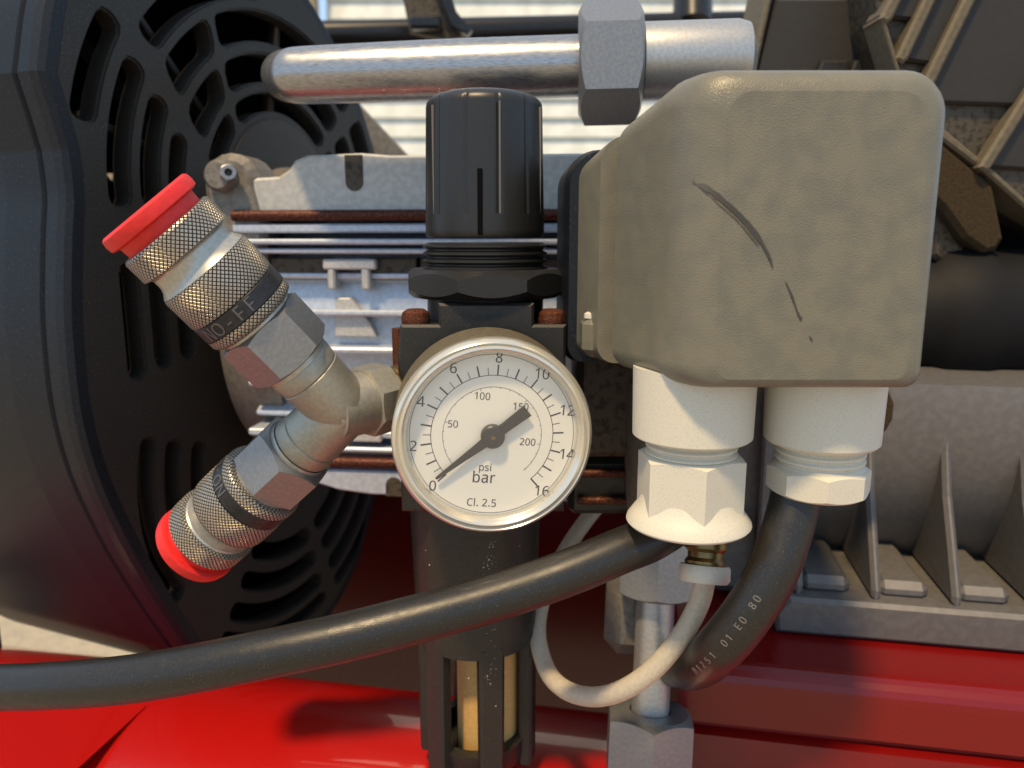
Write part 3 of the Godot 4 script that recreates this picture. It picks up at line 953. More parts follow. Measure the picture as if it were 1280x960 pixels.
func delivery_pipe() -> void:
	var d := 0.268
	var root := at(640, 88, d)
	var o := thing("delivery_pipe", "dull aluminium delivery pipe with large hex nut across the top", "pipe", root)
	var P := func(x: float, y: float, k: float) -> Vector3: return at(x, y, k) - root
	var s := Shape.new()
	var path := curve([P.call(372, 95, 0.36), P.call(362, 95, 0.32), P.call(358, 95, 0.300), P.call(357, 95, 0.287), P.call(366, 95, 0.2775), P.call(392, 94, 0.275), P.call(560, 88, 0.270), P.call(735, 82, d)], 10)
	var rads := []
	for i in path.size():
		rads.append(lerpf(0.0088, 0.0102, clampf((i - 30.0) / 30.0, 0.0, 1.0)))
	s.tube(path, rads, 36)
	part("pipe", s, M.pipe_zinc, o)
	var dir: Vector3 = (P.call(800, 79, d - 0.002) - P.call(700, 82, d)).normalized()
	var b := axis_basis(dir, Vector3(0, 0.05, 1))
	s = Shape.new()
	s.nut(0.0206, 0.0, 0.0215, 6, 0.12, 0.0, 0.93, 0.55)
	var n := part("nut", s, M.nut_steel, o)
	n.transform = Transform3D(b, P.call(723, 80, d))
	s = Shape.new()
	s.lathe([Vector2(0.0105, 0.0215), Vector2(0.0128, 0.0222), Vector2(0.0128, 0.054), Vector2(0.0118, 0.0575), Vector2(0.006, 0.060), Vector2(0.0, 0.060)], 40)
	var e := part("elbow_sleeve", s, M.zinc, o)
	e.transform = n.transform

func rrect(cx: float, cy: float, w: float, h: float, r: Array, z: float) -> PackedVector3Array:
	# corner radii: right-top, left-top, left-bottom, right-bottom
	var p := PackedVector3Array()
	var sg := [[1, 1], [-1, 1], [-1, -1], [1, -1]]
	for q in 4:
		var rad: float = r[q]
		var c := Vector2(cx + sg[q][0] * (w * 0.5 - rad), cy + sg[q][1] * (h * 0.5 - rad))
		for k in 9:
			var a := PI / 2 * (q + k / 8.0)
			p.append(Vector3(c.x + rad * cos(a), c.y + rad * sin(a), z))
	return p

func switch_base() -> void:
	var o := thing("manifold_block", "dark cast valve block behind gauge, beside the white glands", "valve block", Vector3(0.03, -0.02, -0.06))
	var s := Shape.new()
	s.box(Vector3(0.002, 0.004, 0.0), Vector3(0.022, 0.034, 0.03), 0.002)
	part("block", s, M.iron_dark, o)
	s = Shape.new()
	s.box(Vector3(0.004, -0.0245, -0.005), Vector3(0.030, 0.020, 0.03), 0.002)
	part("lower_block", s, M.black_plastic, o)
	for y in [-0.019, -0.0285]:
		s = Shape.new()
		s.tube([Vector3(-0.008, y, 0.012), Vector3(0.014, y, 0.012)], 0.0014, 10)
		part("rod", s, M.copper_rod, o)
	s = Shape.new()
	s.lathe([Vector2(0.008, -0.04), Vector2(0.013, -0.030), Vector2(0.014, -0.01), Vector2(0.014, 0.012)], 28, Transform3D(Basis(), Vector3(0.021, 0, 0.012)))
	part("neck", s, M.alu_dark, o)

func pressure_switch() -> void:
	var o := thing("pressure_switch", "dusty grey moulded pressure switch box with dark curved scratch", "pressure switch", Vector3(0.06, 0.003, -0.03))
	var s := Shape.new()
	var rings := []
	# z, left, right, bottom, top, corner radius
	var sec := [[0.030, 0.0445, 0.0868, 0.0066, 0.0670, 0.008], [0.0295, 0.0420, 0.0890, 0.0053, 0.0690, 0.009], [0.0280, 0.0393, 0.0908, 0.0045, 0.0709, 0.010], [0.0253, 0.0370, 0.0919, 0.0042, 0.0720, 0.0105],
		[0.0218, 0.0350, 0.0924, 0.0041, 0.0722, 0.011], [0.0170, 0.0335, 0.0934, 0.0040, 0.0722, 0.011], [0.006, 0.0298, 0.0955, 0.0038, 0.0694, 0.011], [-0.0040, 0.0264, 0.097, 0.0036, 0.0667, 0.0105],
		[-0.0044, 0.0296, 0.096, 0.0048, 0.0635, 0.010], [-0.0030, 0.0312, 0.095, 0.0070, 0.0622, 0.010], [-0.0170, 0.0282, 0.095, 0.0070, 0.0590, 0.010], [-0.0145, 0.0236, 0.0975, 0.0032, 0.0640, 0.010], [-0.0165, 0.0228, 0.098, 0.0030, 0.0636, 0.010], [-0.030, 0.0187, 0.099, 0.0028, 0.0600, 0.010]]
	var part_of := func(from: int, to: int) -> void:
		rings = []
		for i in range(from, to + 1):
			var q = sec[i]
			rings.append(rrect((q[1] + q[2]) / 2 - 0.06, (q[3] + q[4]) / 2 - 0.003, q[2] - q[1], q[4] - q[3], [q[5] * 0.85, q[5] * 0.7, q[5] * 0.5, q[5] * 0.35], q[0] + 0.03))
		s.loft(rings)
	part_of.call(0, 7)
	part_of.call(9, 10)
	part_of.call(11, 13)
	part("cover", s, M.cover, o)
	s = Shape.new()
	rings = [rrect(0.001, 0.027, 0.086, 0.060, [0.006, 0.008, 0.005, 0.003], -0.002), rrect(0.0, 0.027, 0.0845, 0.060, [0.006, 0.008, 0.005, 0.003], -0.0245)]
	rings = [rrect(-0.0012, 0.0285, 0.0845, 0.0605, [0.006, 0.010, 0.005, 0.003], 0.0012), rrect(-0.0012, 0.0285, 0.087, 0.062, [0.006, 0.010, 0.005, 0.003], -0.004), rrect(-0.0012, 0.0285, 0.088, 0.062, [0.006, 0.010, 0.005, 0.003], -0.03)]
	s.loft(rings)
	part("base", s, M.guard_plastic, o)
	s = Shape.new()
	s.box(Vector3(-0.0372, 0.0070, 0.006), Vector3(0.0060, 0.0115, 0.014), 0.0022)
	var c := part("clip_tab", s, M.cover, o)
	s = Shape.new()
	s.lathe([Vector2(0.0022, 0), Vector2(0.0021, 0.0012), Vector2(0.0013, 0.0017), Vector2(0, 0.0017)], 14, Transform3D(Basis(), Vector3(-0.0375, 0.0122, 0.0095)))
	part("clip_pin", s, M.nylon, c)
	# curved gouge on the face, laid on the rounded skin
	var on := func(px: float, py: float, lift: float) -> Vector3:
		var v := at_z(px, py, 0.030)
		for i in 3:
			var z := 0.030
			for k in 5:
				if v.x < sec[k][1] and v.x >= sec[k + 1][1]:
					z = lerpf(sec[k][0], sec[k + 1][0], (sec[k][1] - v.x) / (sec[k][1] - sec[k + 1][1]))
			v = at_z(px, py, z + lift)
		return v - o.position
	var gouge := [[866, 226], [885, 236], [905, 252], [925, 270], [945, 294], [952, 303]]
	ribbon("scratch", curve(gouge.map(func(q): return on.call(q[0], q[1], 0.00022)), 5), [0.0003, 0.0006, 0.0006, 0.0005, 0.0007, 0.0003], M.scuff, o)
	ribbon("scratch_lip", curve(gouge.slice(1).map(func(q): return on.call(q[0] - 3.0, q[1] + 4.5, 0.00026)), 5), [0.00008, 0.0002, 0.00018, 0.0002, 0.00008], M.tan_edge, o)
	ribbon("scratch", curve([[952, 303], [962, 322], [966, 335]].map(func(q): return on.call(q[0], q[1], 0.00022)), 5), [0.0004, 0.0003, 0.00008], M.scuff, o)
	ribbon("scratch", curve([[982, 352], [990, 370], [997, 390], [1002, 400]].map(func(q): return on.call(q[0], q[1], 0.00022)), 5), [0.00008, 0.00022, 0.00015, 0.0003], M.scuff, o)
	ribbon("scratch", curve([[1012, 420], [1016, 427]].map(func(q): return on.call(q[0], q[1], 0.00022)), 4), [0.0001, 0.0002, 0.00005], M.scuff, o)

func ribbon(called: String, pts: Array, width: Array, m: Material, parent: Node) -> void:
	var s := Shape.new()
	var N := pts.size()
	var prev := []
	for i in N:
		var t: Vector3 = (pts[mini(i + 1, N - 1)] - pts[maxi(i - 1, 0)]).normalized()
		var side := t.cross(Vector3.BACK).normalized()
		var f := float(i) / (N - 1) * (width.size() - 1)
		var k := mini(int(f), width.size() - 2)
		var w: float = lerpf(width[k], width[k + 1], f - k) * rng.randf_range(0.75, 1.2)
		var row := [pts[i] - side * w, pts[i] + side * w]
		if i > 0:
			s.flat([prev[0], prev[1], row[1], row[0]], Vector3.BACK)
		prev = row
	part(called, s, m, parent)

func thread_profile(r: float, y0: float, y1: float, turns: int, deep := 0.0008) -> Array:
	var p := [Vector2(0, y0), Vector2(r - deep, y0)]
	var h := (y1 - y0) / turns
	for i in turns:
		p.append(Vector2(r - deep, y0 + h * (i + 0.08)))
		p.append(Vector2(r, y0 + h * (i + 0.38)))
		p.append(Vector2(r, y0 + h * (i + 0.62)))
		p.append(Vector2(r - deep, y0 + h * (i + 0.92)))
	p.append(Vector2(r - deep, y1))
	p.append(Vector2(0, y1))
	return p

func glands() -> void:
	var a := thing("cable_gland", "white plastic cable gland with flared hex nut below the box", "cable gland", Vector3(0.0456, 0.004, 0.0075), Basis().scaled(Vector3(0.976, 0.995, 0.976)), "white cable glands under the pressure switch")
	var s := Shape.new()
	s.lathe([Vector2(0.0, -0.0160), Vector2(0.0147, -0.0160), Vector2(0.0153, -0.0155), Vector2(0.0156, 0.002), Vector2(0, 0.002)], 56)
	part("hub", s, M.nylon, a)
	s = Shape.new()
	s.lathe(thread_profile(0.0118, -0.021, -0.0155, 3, 0.0009), 48)
	part("thread", s, M.nylon, a)
	s = Shape.new()
	s.nut(0.0142, -0.0360, -0.0205, 6, PI / 6 + 0.05, 0.0, 0.955, 0.4)
	var n := part("hex_nut", s, M.nylon, a)
	s = Shape.new()
	s.lathe([Vector2(0, -0.0392), Vector2(0.0158, -0.0392), Vector2(0.0163, -0.0386), Vector2(0.0161, -0.0378), Vector2(0.0145, -0.0356), Vector2(0.0131, -0.0338), Vector2(0.0124, -0.0318), Vector2(0, -0.0318)], 56)
	part("flange", s, M.nylon, n)
	var b := thing("cable_gland", "white plastic cable gland with short round nut, right of flared one", "cable gland", Vector3(0.0784, 0.004, 0.0075), Basis().scaled(Vector3(0.915, 0.99, 0.915)), "white cable glands under the pressure switch")
	s = Shape.new()
	s.lathe([Vector2(0.0, -0.0175), Vector2(0.0146, -0.0175), Vector2(0.0153, -0.0168), Vector2(0.0158, 0.002), Vector2(0, 0.002)], 56)
	part("hub", s, M.nylon, b)
	s = Shape.new()
	s.lathe(thread_profile(0.0120, -0.0245, -0.0172, 4, 0.0008), 48)
	part("thread", s, M.nylon, b)
	s = Shape.new()
	s.nut(0.0139, -0.0310, -0.0235, 8, 0.2, 0.0, 0.93, 0.6)
	part("hex_nut", s, M.nylon, b)

	var f := thing("tube_fitting", "brass push fitting with white collar under the flared gland", "fitting", at(882, 690, 0.212), axis_basis(at(880, 725, 0.21) - at(883, 665, 0.212)))
	s = Shape.new()
	s.lathe([Vector2(0.0, -0.010), Vector2(0.0058, -0.010), Vector2(0.0058, -0.001), Vector2(0.0048, 0.0), Vector2(0.0048, 0.0015), Vector2(0.0056, 0.0025), Vector2(0.0052, 0.006), Vector2(0, 0.006)], 32)
	part("body", s, M.brass, f)
	s = Shape.new()
	s.lathe([Vector2(0.0, 0.0035), Vector2(0.0066, 0.0035), Vector2(0.0069, 0.0042), Vector2(0.0069, 0.0072), Vector2(0.0062, 0.0082), Vector2(0, 0.0082)], 36)
	part("collar", s, M.nylon, f)

func discharge_pipe() -> void:
	var d := 0.262
	var root := at(812, 900, d)
	var top := at(822, 700, 0.262)
	var y := (top - root).normalized()
	var L := (top - root).length()
	var o := thing("discharge_pipe", "short upright zinc pipe between two hex nuts below the glands", "pipe", root, axis_basis(y))
	var s := Shape.new()
	s.tube([Vector3(0, -0.004, 0), Vector3(0, L, 0)], 0.0064, 32)
	part("pipe", s, M.zinc, o)
	s = Shape.new()
	s.nut(0.0158, -0.020, 0.0035, 6, 0.42, 0.0070, 0.93, 0.6)
	part("lower_nut", s, M.nut_steel, o)
	s = Shape.new()
	s.lathe([Vector2(0.011, -0.06), Vector2(0.011, -0.018), Vector2(0.0, -0.018)], 32)
	part("stem", s, M.black_steel, o)
	s = Shape.new()
	s.nut(0.0140, L - 0.012, L + 0.008, 6, 0.35, 0.0, 0.93, 0.6)
	part("upper_nut", s, M.nut_steel, o)
	s = Shape.new()
	s.box(Vector3(-0.006, L - 0.016, -0.014), Vector3(0.018, 0.042, 0.012), 0.005)
	part("valve_body", s, M.alu_dark, o)

func regulator() -> void:
	var zc := -0.050
	var o := thing("filter_regulator", "black plastic air regulator with fluted knob and slotted filter bowl", "regulator", Vector3(-0.0085, 0, zc))
	var Y := func(py: float, z: float) -> float: return at_z(607, py, zc + z).y
	var yk0: float = Y.call(297, 0.018)
	var yk1: float = Y.call(106, 0.015)
	# knob, fluted, with one slot painted as a dark box, and raised pads
	var k := Node3D.new()
	k.name = "knob"
	o.add_child(k, true)
	var s := Shape.new()
	var ang := []
	var notches := [0.0, 0.52, 1.05, 1.57, 2.1, 2.6, 3.14, 3.7, 4.2, 4.71, 5.2, 5.75]
	for i in 240:
		ang.append(TAU * i / 240.0)
	var rings := []
	for q in [[0.0, -0.0006, 0.0], [0.02, 0.0, 0.0], [0.05, 0.0, 0.0], [0.16, 0.0, 0.0], [0.165, -0.0001, 1.0], [0.5, -0.0004, 1.0], [0.90, -0.0008, 1.0], [0.93, -0.0010, 0.8], [0.955, -0.0019, 0.3], [0.975, -0.0032, 0.0], [0.99, -0.0052, 0.0], [1.0, -0.009, 0.0]]:
		var r := PackedVector3Array()
		for a in ang:
			var g := 0.0
			for t in notches:
				var dd: float = absf(wrapf(a - t - 0.26, -PI, PI)) * 0.0182
				g = maxf(g, clampf(1.0 - dd / 0.0006, 0, 1))
			var rad: float = 0.0186 + q[1] - 0.0007 * g * q[2]
			r.append(Vector3(sin(a) * rad, lerpf(yk0, yk1, q[0]), cos(a) * rad))
		rings.append(r)
	s.loft(rings)
	part("grip", s, M.knob_plastic, k)
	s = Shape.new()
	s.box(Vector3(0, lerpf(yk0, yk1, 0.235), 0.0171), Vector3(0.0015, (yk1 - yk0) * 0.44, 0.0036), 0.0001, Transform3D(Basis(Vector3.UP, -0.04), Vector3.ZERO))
	part("slot", s, M.dark_void, k)  # near-black box on the grip, painting the shade inside a slot
	for a in [-0.95, 0.28, 1.2]:
		s = Shape.new()
		s.box(Vector3(0, lerpf(yk0, yk1, 0.52), 0.0181), Vector3(0.0004, (yk1 - yk0) * 0.74, 0.0008), 0.0001, Transform3D(Basis(Vector3.UP, a), Vector3.ZERO))
		part("rib", s, M.print, k)
	# thread and lock nut
	s = Shape.new()
	var yt1: float = Y.call(298, 0.019)
	var yt0: float = Y.call(342, 0.019)
	s.lathe(thread_profile(0.0196, yt0, yt1 - 0.0012, 4, 0.0013), 64)
	part("thread", s, M.knob_plastic, o)
	s = Shape.new()
	s.nut(0.0262, Y.call(377, 0.024), Y.call(339, 0.024), 8, 0.12, 0.0, 0.955, 0.9)
	part("lock_nut", s, M.knob_plastic, o)
	# body
	var yb1: float = Y.call(379, 0.021)
	var yb0: float = Y.call(640, 0.021)
	var ysh: float = Y.call(406, 0.021)
	s = Shape.new()
	s.slab(PackedVector2Array([Vector2(-0.0255, yb0), Vector2(0.0245, yb0), Vector2(0.0245, ysh), Vector2(0.0150, ysh), Vector2(0.0150, yb1), Vector2(-0.0132, yb1), Vector2(-0.0132, ysh), Vector2(-0.0245, ysh), Vector2(-0.0255, ysh - 0.010)]), -0.021, 0.021, 0.0008)
	part("body", s, M.black_plastic, o)
	s = Shape.new()
	s.lathe([Vector2(0.0185, ysh - 0.002), Vector2(0.0185, yb1 + 0.0035), Vector2(0.015, yb1 + 0.0035)], 40)
	part("bonnet", s, M.black_plastic, o)
	for x in [-0.0205, 0.0205]:
		s = Shape.new()
		s.lathe([Vector2(0.0042, ysh), Vector2(0.0044, ysh + 0.0012), Vector2(0.0040, ysh + 0.0032), Vector2(0.0026, ysh + 0.0042), Vector2(0, ysh + 0.0043)], 18, Transform3D(Basis(), Vector3(x, 0, 0.0155)))
		part("screw", s, M.rust, o)
	s = Shape.new()
	s.tube([Vector3(-0.0262, ysh - 0.002, 0.012), Vector3(-0.0262, ysh - 0.020, 0.012)], 0.0022, 10)
	part("side_screw", s, M.rust, o)
	s = Shape.new()
	s.lathe([Vector2(0.007, 0.0), Vector2(0.007, 0.006)], 24, Transform3D(Basis(Vector3.RIGHT, PI / 2), Vector3(0.0095, -0.0155, 0.020)))
	part("gauge_port", s, M.brass, o)
	# bowl guard with windows
	var g := Node3D.new()
	g.name = "bowl_guard"
	g.position.x = -0.0038
	o.add_child(g, true)
	var y0: float = Y.call(985, 0.018)
	var y1: float = yb0 + 0.001
	var yw1: float = Y.call(822, 0.018)
	var yw0: float = Y.call(948, 0.018)
	s = Shape.new()
	s.lathe([Vector2(0.0203, yw1 - 0.0), Vector2(0.0208, yw1 + 0.012), Vector2(0.0220, y1 - 0.002), Vector2(0.0220, y1)], 56)
	s.lathe([Vector2(0.0165, yw1 + 0.002), Vector2(0.0165, yw1), Vector2(0.0203, yw1)], 56)
	part("upper_cup", s, M.black_plastic, g)
	s = Shape.new()
	s.lathe([Vector2(0.0, y0), Vector2(0.0145, y0), Vector2(0.0170, y0 + 0.003), Vector2(0.0178, yw0), Vector2(0.0140, yw0)], 56)
	part("lower_cup", s, M.black_plastic, g)
	for i in 6:
		s = Shape.new()
		var a := 0.30 + TAU * i / 6.0
		var xf := Transform3D(Basis(Vector3.UP, a), Vector3.ZERO)
		s.slab(PackedVector2Array([Vector2(-0.0040, y0 + 0.001), Vector2(0.0040, y0 + 0.001), Vector2(0.0043, yw1 + 0.004), Vector2(-0.0043, yw1 + 0.004)]), 0.0155, 0.0204, 0.0009, xf)
		part("rib", s, M.black_plastic, g)
	s = Shape.new()
	s.lathe([Vector2(0.0, y0 + 0.002), Vector2(0.0108, y0 + 0.002), Vector2(0.0108, yw1 + 0.004), Vector2(0, yw1 + 0.004)], 40)
	part("filter_element", s, M.filter, o)
	# flecks of pale dust stuck to the front of the bowl
	s = Shape.new()
	for i in 80:
		var run := rng.randf()
		var py: float = [rng.randfn(690.0, 14.0), rng.randfn(785.0, 16.0), rng.randfn(700.0, 10.0), lerpf(676.0, 905.0, run), rng.randfn(838.0, 10.0)][i % 5]
		var a := 0.26 + rng.randfn(0.02, 0.06) if run < 0.7 else 0.28 + rng.randfn(0.0, 0.1)
		if i % 9 == 0:
			a = rng.randf_range(-0.9, 0.9)
		var yy: float = Y.call(py, 0.018)
		var r := 0.0205 if yy < yw1 + 0.004 else lerpf(0.0204, 0.0221, clampf((yy - yw1) / (y1 - yw1), 0, 1))
		var c := Vector3(sin(a) * r, yy, cos(a) * r)
		var sz := rng.randf_range(0.00005, 0.0002)
		s.box(c, Vector3(sz * rng.randf_range(0.6, 1.8), sz * rng.randf_range(0.8, 2.4), 0.0002), 0.00005, Transform3D(Basis(), Vector3.ZERO))
	var du := part("dust_flecks", s, M.dust, g)
	du.set_meta("kind", "stuff")

func coupler(called: String, label: String, base: Vector3, tip: Vector3, twist: float) -> Node3D:
	var y := (tip - base).normalized()
	var L := (tip - base).length()
	var o := thing(called, label, "air coupler", base, axis_basis(y) * Basis(Vector3.UP, twist), "knurled quick couplers on the Y fitting")
	# fractions from the tip in the photograph
	var f := func(q: float) -> float: return L * (1.0 - q)
	var s := Shape.new()
	s.nut(0.0128, f.call(0.725), f.call(0.525), 6, 0.35, 0.0, 0.94, 0.55)
	part("hex_nut", s, M.nut_steel, o)
	s = Shape.new()
	s.lathe([Vector2(0.0098, f.call(0.745)), Vector2(0.0098, f.call(0.72)), Vector2(0.0098, f.call(0.54)), Vector2(0.0108, f.call(0.53)), Vector2(0.0108, f.call(0.505)), Vector2(0.009, f.call(0.50))], 48)
	part("groove", s, M.nickel, o)
	s = Shape.new()
	s.lathe([Vector2(0.0, f.call(0.515)), Vector2(0.0118, f.call(0.515)), Vector2(0.0128, f.call(0.505)), Vector2(0.0131, f.call(0.495)), Vector2(0.0131, f.call(0.47))], 72)
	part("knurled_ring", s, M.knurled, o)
	s = Shape.new()
	s.lathe([Vector2(0.0127, f.call(0.472)), Vector2(0.0132, f.call(0.466)), Vector2(0.0132, f.call(0.408)), Vector2(0.0127, f.call(0.402))], 64)
	var bd := part("band", s, M.band, o)
	# raised letters round the band
	var word := "NO-FF"
	for i in word.length():
		var a := -0.62 + 0.27 * i
		var r := 0.01318
		var yy: float = f.call(0.437)
		var xf := Transform3D(Basis(Vector3.UP, a), Vector3(sin(a) * r, yy, cos(a) * r))
		letters("letter", word[i], 0.0036, M.band_letter, bd, xf, 0.0003)
	s = Shape.new()
	s.lathe([Vector2(0.0131, f.call(0.402)), Vector2(0.0133, f.call(0.395)), Vector2(0.0133, f.call(0.275)), Vector2(0.0128, f.call(0.262))], 72)
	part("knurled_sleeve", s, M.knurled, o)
	s = Shape.new()
	s.lathe([Vector2(0.0130, f.call(0.264)), Vector2(0.0119, f.call(0.245)), Vector2(0.0114, f.call(0.225)), Vector2(0.0114, f.call(0.195)), Vector2(0.0118, f.call(0.188))], 64)
	part("waist", s, M.nickel, o)
	s = Shape.new()
	s.lathe([Vector2(0.0117, f.call(0.189)), Vector2(0.0133, f.call(0.180)), Vector2(0.0133, f.call(0.100)), Vector2(0.0127, f.call(0.090)), Vector2(0.0, f.call(0.090))], 72)
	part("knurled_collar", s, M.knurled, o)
	s = Shape.new()
	s.lathe([Vector2(0.0112, f.call(0.092)), Vector2(0.0114, f.call(0.050)), Vector2(0.0126, f.call(0.047)), Vector2(0.0133, f.call(0.042)), Vector2(0.0135, f.call(0.020)), Vector2(0.0132, f.call(0.0)), Vector2(0.0124, f.call(-0.008)), Vector2(0.0075, f.call(-0.008)), Vector2(0.0070, f.call(0.01)), Vector2(0.0070, f.call(0.12)), Vector2(0.0, f.call(0.12))], 64)
	part("red_ring", s, M.red_rubber, o)
	return o

func couplers() -> void:
	var cy := at(428, 510, 0.222)
	var t1 := at(181, 260, 0.190)
	var t2 := at(243, 682, 0.246)
	coupler("quick_coupler", "upper knurled air coupler with red end ring, lettered black band", cy, t1, 0.0)
	coupler("quick_coupler", "lower knurled air coupler with red end ring, pointing down left", cy, t2, 1.15)
	var o := thing("y_fitting", "pale cast brass Y fitting between the regulator and both couplers", "pipe fitting", cy)
	for t in [t1, t2]:
		var s := Shape.new()
		var L: float = (t - cy).length()
		s.lathe([Vector2(0.0, -0.008), Vector2(0.006, -0.0065), Vector2(0.0086, -0.002), Vector2(0.0090, 0.003), Vector2(0.0094, L * 0.185), Vector2(0.0090, L * 0.19), Vector2(0.0094, L * 0.195), Vector2(0.0098, L * 0.245), Vector2(0.0094, L * 0.256), Vector2(0.0080, L * 0.26), Vector2(0, L * 0.26)], 48, Transform3D(axis_basis(t - cy), Vector3.ZERO))
		part("arm", s, M.brass_grey, o)
	var st := at(486, 494, 0.234) - cy
	var s := Shape.new()
	s.nut(0.0108, st.length() * 0.42, st.length() * 0.92, 8, 0.1, 0.0, 0.97, 0.5)
	var h := part("stem_hex", s, M.brass_grey, o)
	h.transform = Transform3D(axis_basis(st), Vector3.ZERO)
	s = Shape.new()
	s.lathe([Vector2(0.0, -0.006), Vector2(0.0085, -0.004), Vector2(0.0094, st.length() * 0.45)], 40)
	var c := part("crotch", s, M.brass_grey, o)
	c.transform = h.transform
	s = Shape.new()
	s.lathe(thread_profile(0.0085, st.length() * 0.95, st.length() * 1.55, 5, 0.0006), 40)
	var th := part("thread", s, M.brass, o)
	th.transform = h.transform

func gauge() -> void:
	var c := at(617, 549, 0.2015)
	var b := Basis(Vector3.UP, deg_to_rad(6.5)) * Basis(Vector3.RIGHT, deg_to_rad(2.0)).scaled(Vector3.ONE * 1.03)
	var o := thing("pressure_gauge", "round white pressure gauge in bar and psi, needle at zero", "pressure gauge", c, b)
	var fx := Transform3D(Basis(Vector3.RIGHT, PI / 2), Vector3.ZERO)        # lathes about the gauge's own z
	var s := Shape.new()
	s.lathe([Vector2(0.0, -0.026), Vector2(0.022, -0.025), Vector2(0.0252, -0.0235), Vector2(0.0257, -0.021), Vector2(0.0257, -0.0055), Vector2(0.0238, -0.0050)], 96, fx)
	part("case", s, M.tan_edge, o)
	s = Shape.new()
	s.lathe([Vector2(0.0242, -0.0056), Vector2(0.0256, -0.0052), Vector2(0.0259, -0.0042), Vector2(0.0259, -0.0016), Vector2(0.0255, -0.0004), Vector2(0.0248, 0.0002), Vector2(0.0243, -0.0003), Vector2(0.0240, 0.0002), Vector2(0.0234, 0.0004), Vector2(0.0228, 0.0), Vector2(0.0224, -0.0009), Vector2(0.0221, -0.0012), Vector2(0.0219, -0.0032)], 128, fx)
	part("bezel", s, M.bezel, o)
	s = Shape.new()
	s.lathe([Vector2(0.0236, -0.0036), Vector2(0.0, -0.0036)], 96, fx)
	var d := part("dial_face", s, M.dial, o)
	d.rotation.z = deg_to_rad(-5.0)
	var zf := -0.00356
	# printed scales
	var ring := func(called: String, r: float, w: float, a0: float, a1: float, m: Material) -> void:
		var q := Shape.new()
		for i in 120:
			var t0 := deg_to_rad(lerpf(a0, a1, i / 120.0))
			var t1 := deg_to_rad(lerpf(a0, a1, (i + 1) / 120.0))
			q.flat([Vector3(sin(t0) * (r - w), cos(t0) * (r - w), zf), Vector3(sin(t1) * (r - w), cos(t1) * (r - w), zf), Vector3(sin(t1) * (r + w), cos(t1) * (r + w), zf), Vector3(sin(t0) * (r + w), cos(t0) * (r + w), zf)], Vector3.BACK)
		part(called, q, m, d)
	ring.call("bar_arc", 0.01590, 0.00009, -135.0, 135.5, M.ink)
	ring.call("psi_arc", 0.01285, 0.00006, -135.0, 135.0, M.ink_soft)
	ring.call("dial_border", 0.02135, 0.00007, 0.0, 360.0, M.ink_soft)
	for i in 33:
		var a := deg_to_rad((i * 0.5 - 8.0) * 16.9)
		var big := i % 2 == 0
		var r0 := 0.01582
		var r1 := 0.0187 if big else 0.0179
		var w := 0.00020 if big else 0.00009
		var q := Shape.new()
		var u := Vector3(sin(a), cos(a), 0)
		var v := Vector3(cos(a), -sin(a), 0)
		var z := Vector3(0, 0, zf + 0.00001)
		q.flat([u * r0 - v * w + z, u * r0 + v * w + z, u * r1 + v * w + z, u * r1 - v * w + z], Vector3.BACK)
		part("bar_tick", q, M.ink, d)
	for i in 24:
		var a := deg_to_rad((i * 10.0 / 14.504 - 8.0) * 16.9)
		var r0 := 0.01285
		var r1 := 0.0121 if i % 5 == 0 else 0.0125
		var q := Shape.new()
		var u := Vector3(sin(a), cos(a), 0)
		var v := Vector3(cos(a), -sin(a), 0) * 0.00006
		var z := Vector3(0, 0, zf + 0.00001)
		q.flat([u * r0 - v + z, u * r0 + v + z, u * r1 + v + z, u * r1 - v + z], Vector3.BACK)
		part("psi_tick", q, M.ink_soft, d)
	for i in 9:
		var a := deg_to_rad((i * 2.0 - 8.0) * 16.9)
		letters("numeral", str(i * 2), 0.00275, M.ink, d, Transform3D(Basis(), Vector3(sin(a) * 0.0205, cos(a) * 0.0205, zf)))
	for q in [[50, 0.0107], [100, 0.0108], [150, 0.0105], [200, 0.0095]]:
		var a := deg_to_rad((q[0] / 14.504 - 8.0) * 16.9)
		letters("psi_numeral", str(q[0]), 0.0019, M.ink_soft, d, Transform3D(Basis(), Vector3(sin(a) * q[1], cos(a) * q[1], zf)))
	letters("lettering", "psi", 0.0020, M.ink_soft, d, Transform3D(Basis(), Vector3(-0.0011, -0.0088, zf)))
	letters("lettering", "bar", 0.0030, M.ink, d, Transform3D(Basis(), Vector3(-0.0013, -0.0116, zf)))
	letters("lettering", "Cl. 2.5", 0.0021, M.ink_soft, d, Transform3D(Basis(), Vector3(-0.0013, -0.0186, zf)))
	# needle
	s = Shape.new()
	s.slab(PackedVector2Array([Vector2(-0.0014, -0.0040), Vector2(-0.0017, -0.0112), Vector2(0.0017, -0.0112), Vector2(0.0014, -0.0040), Vector2(0.0016, 0.0), Vector2(0.0011, 0.005), Vector2(0.00045, 0.0175), Vector2(0.0003, 0.0184), Vector2(-0.0003, 0.0184), Vector2(-0.00045, 0.0175), Vector2(-0.0011, 0.005), Vector2(-0.0016, 0.0)]), -0.0026, -0.0021, 0.00015)
	var n := part("needle", s, M.needle, o)
	n.rotation.z = deg_to_rad(126.5)
	s = Shape.new()
	s.lathe([Vector2(0.0031, -0.0034), Vector2(0.0031, -0.0017), Vector2(0.0027, -0.0013), Vector2(0.0009, -0.0011), Vector2(0.0, -0.0011)], 36, fx)
	part("hub", s, M.needle, n)
	s = Shape.new()
	s.lathe([Vector2(0.0006, -0.0012), Vector2(0.0005, -0.0009), Vector2(0.0, -0.0009)], 14, fx)
	part("hub_pin", s, M.brass, n)
	s = Shape.new()
	s.lathe([Vector2(0.0222, -0.0011), Vector2(0.0, -0.0007)], 64, fx)
	part("glass", s, M.glass, o)

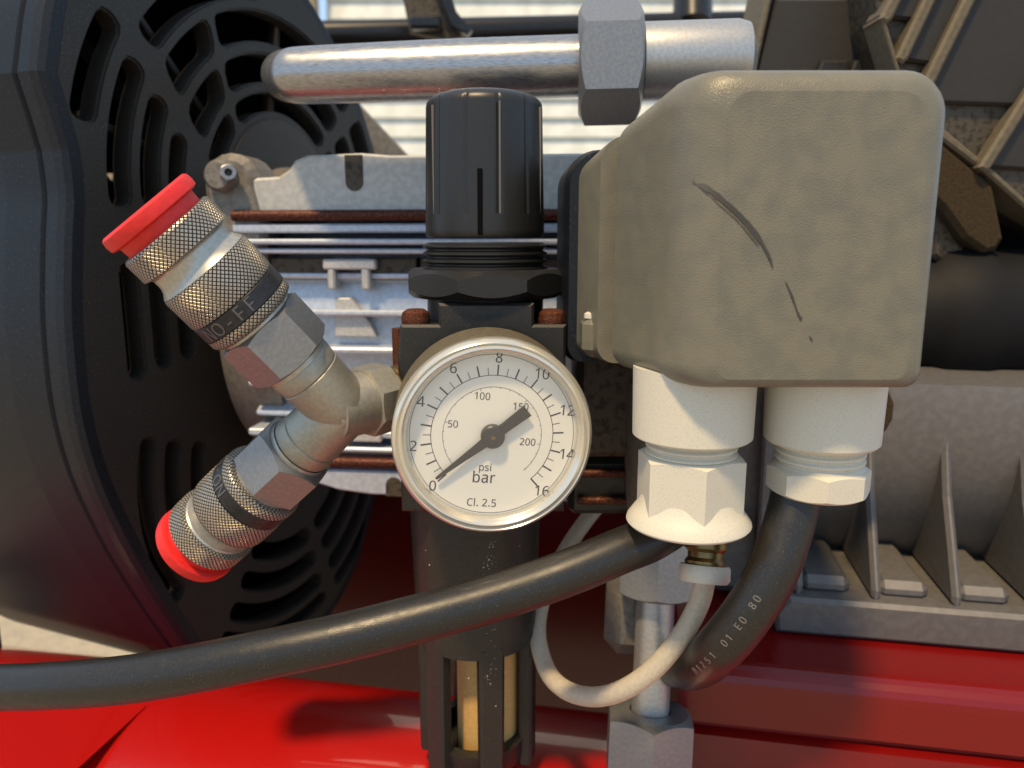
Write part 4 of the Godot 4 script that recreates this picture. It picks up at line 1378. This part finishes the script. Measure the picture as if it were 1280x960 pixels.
func cables() -> void:
	var p := []
	for q in [[856, 632, 0.212], [846, 652, 0.210], [812, 674, 0.206], [777, 688, 0.203], [722, 711, 0.200], [667, 731, 0.198], [590, 755, 0.195], [512, 776, 0.192], [420, 799, 0.190], [320, 820, 0.190], [240, 836, 0.192], [160, 849, 0.195], [80, 856, 0.200], [0, 859, 0.207], [-120, 858, 0.216]]:
		p.append(at(q[0], q[1], q[2]))
	var o := thing("power_cable", "thick black rubber cable sweeping left from the flared gland", "cable", p[0], Basis(), "black cables from the glands")
	var s := Shape.new()
	s.tube(curve(p.map(func(v): return v - p[0]), 8), 0.0060, 28)
	part("sheath", s, M.rubber, o)
	var p2 := []
	for q in [[1000, 600, 0.197], [993, 628, 0.197], [983, 665, 0.196], [965, 715, 0.195], [932, 770, 0.197], [897, 812, 0.204], [872, 832, 0.222], [850, 836, 0.25], [830, 830, 0.285], [815, 815, 0.31]]:
		p2.append(at(q[0], q[1], q[2]))
	var o2 := thing("power_cable", "black printed cable curving down from the short round gland", "cable", p2[0], Basis(), "black cables from the glands")
	s = Shape.new()
	var c2 := curve(p2.map(func(v): return v - p2[0]), 8)
	s.tube(c2, 0.0063, 28)
	part("sheath", s, M.rubber, o2)
	var txt := "H1251 01 E0 80"
	for i in txt.length():
		if txt[i] == " ":
			continue
		var f := lerpf(42.5, 28.0, float(i) / (txt.length() - 1))
		var k := int(f)
		var a: Vector3 = c2[k].lerp(c2[k + 1], f - k)
		var dir: Vector3 = (c2[k - 1] - c2[k + 1]).normalized()
		var out: Vector3 = eye - (p2[0] + a)
		out = (out - dir * out.dot(dir)).normalized()
		var b := Basis(dir, out.cross(dir), out)
		letters("print", txt[i], 0.0019, M.print, o2, Transform3D(b, a + out * 0.00632), 0.0001)
	var p3 := []
	for q in [[881, 712, 0.211], [880, 730, 0.211], [872, 758, 0.212], [851, 796, 0.214], [815, 838, 0.217], [775, 864, 0.222], [738, 871, 0.230], [705, 861, 0.240], [683, 836, 0.252], [672, 790, 0.262], [681, 740, 0.272], [706, 690, 0.281], [733, 650, 0.288], [775, 600, 0.296]]:
		p3.append(at(q[0], q[1], q[2]))
	var o3 := thing("air_tube", "thin milky plastic tube looping below the glands", "tube", p3[0])
	s = Shape.new()
	s.tube(curve(p3.map(func(v): return v - p3[0]), 8), 0.0029, 20)
	part("hose", s, M.milky, o3)
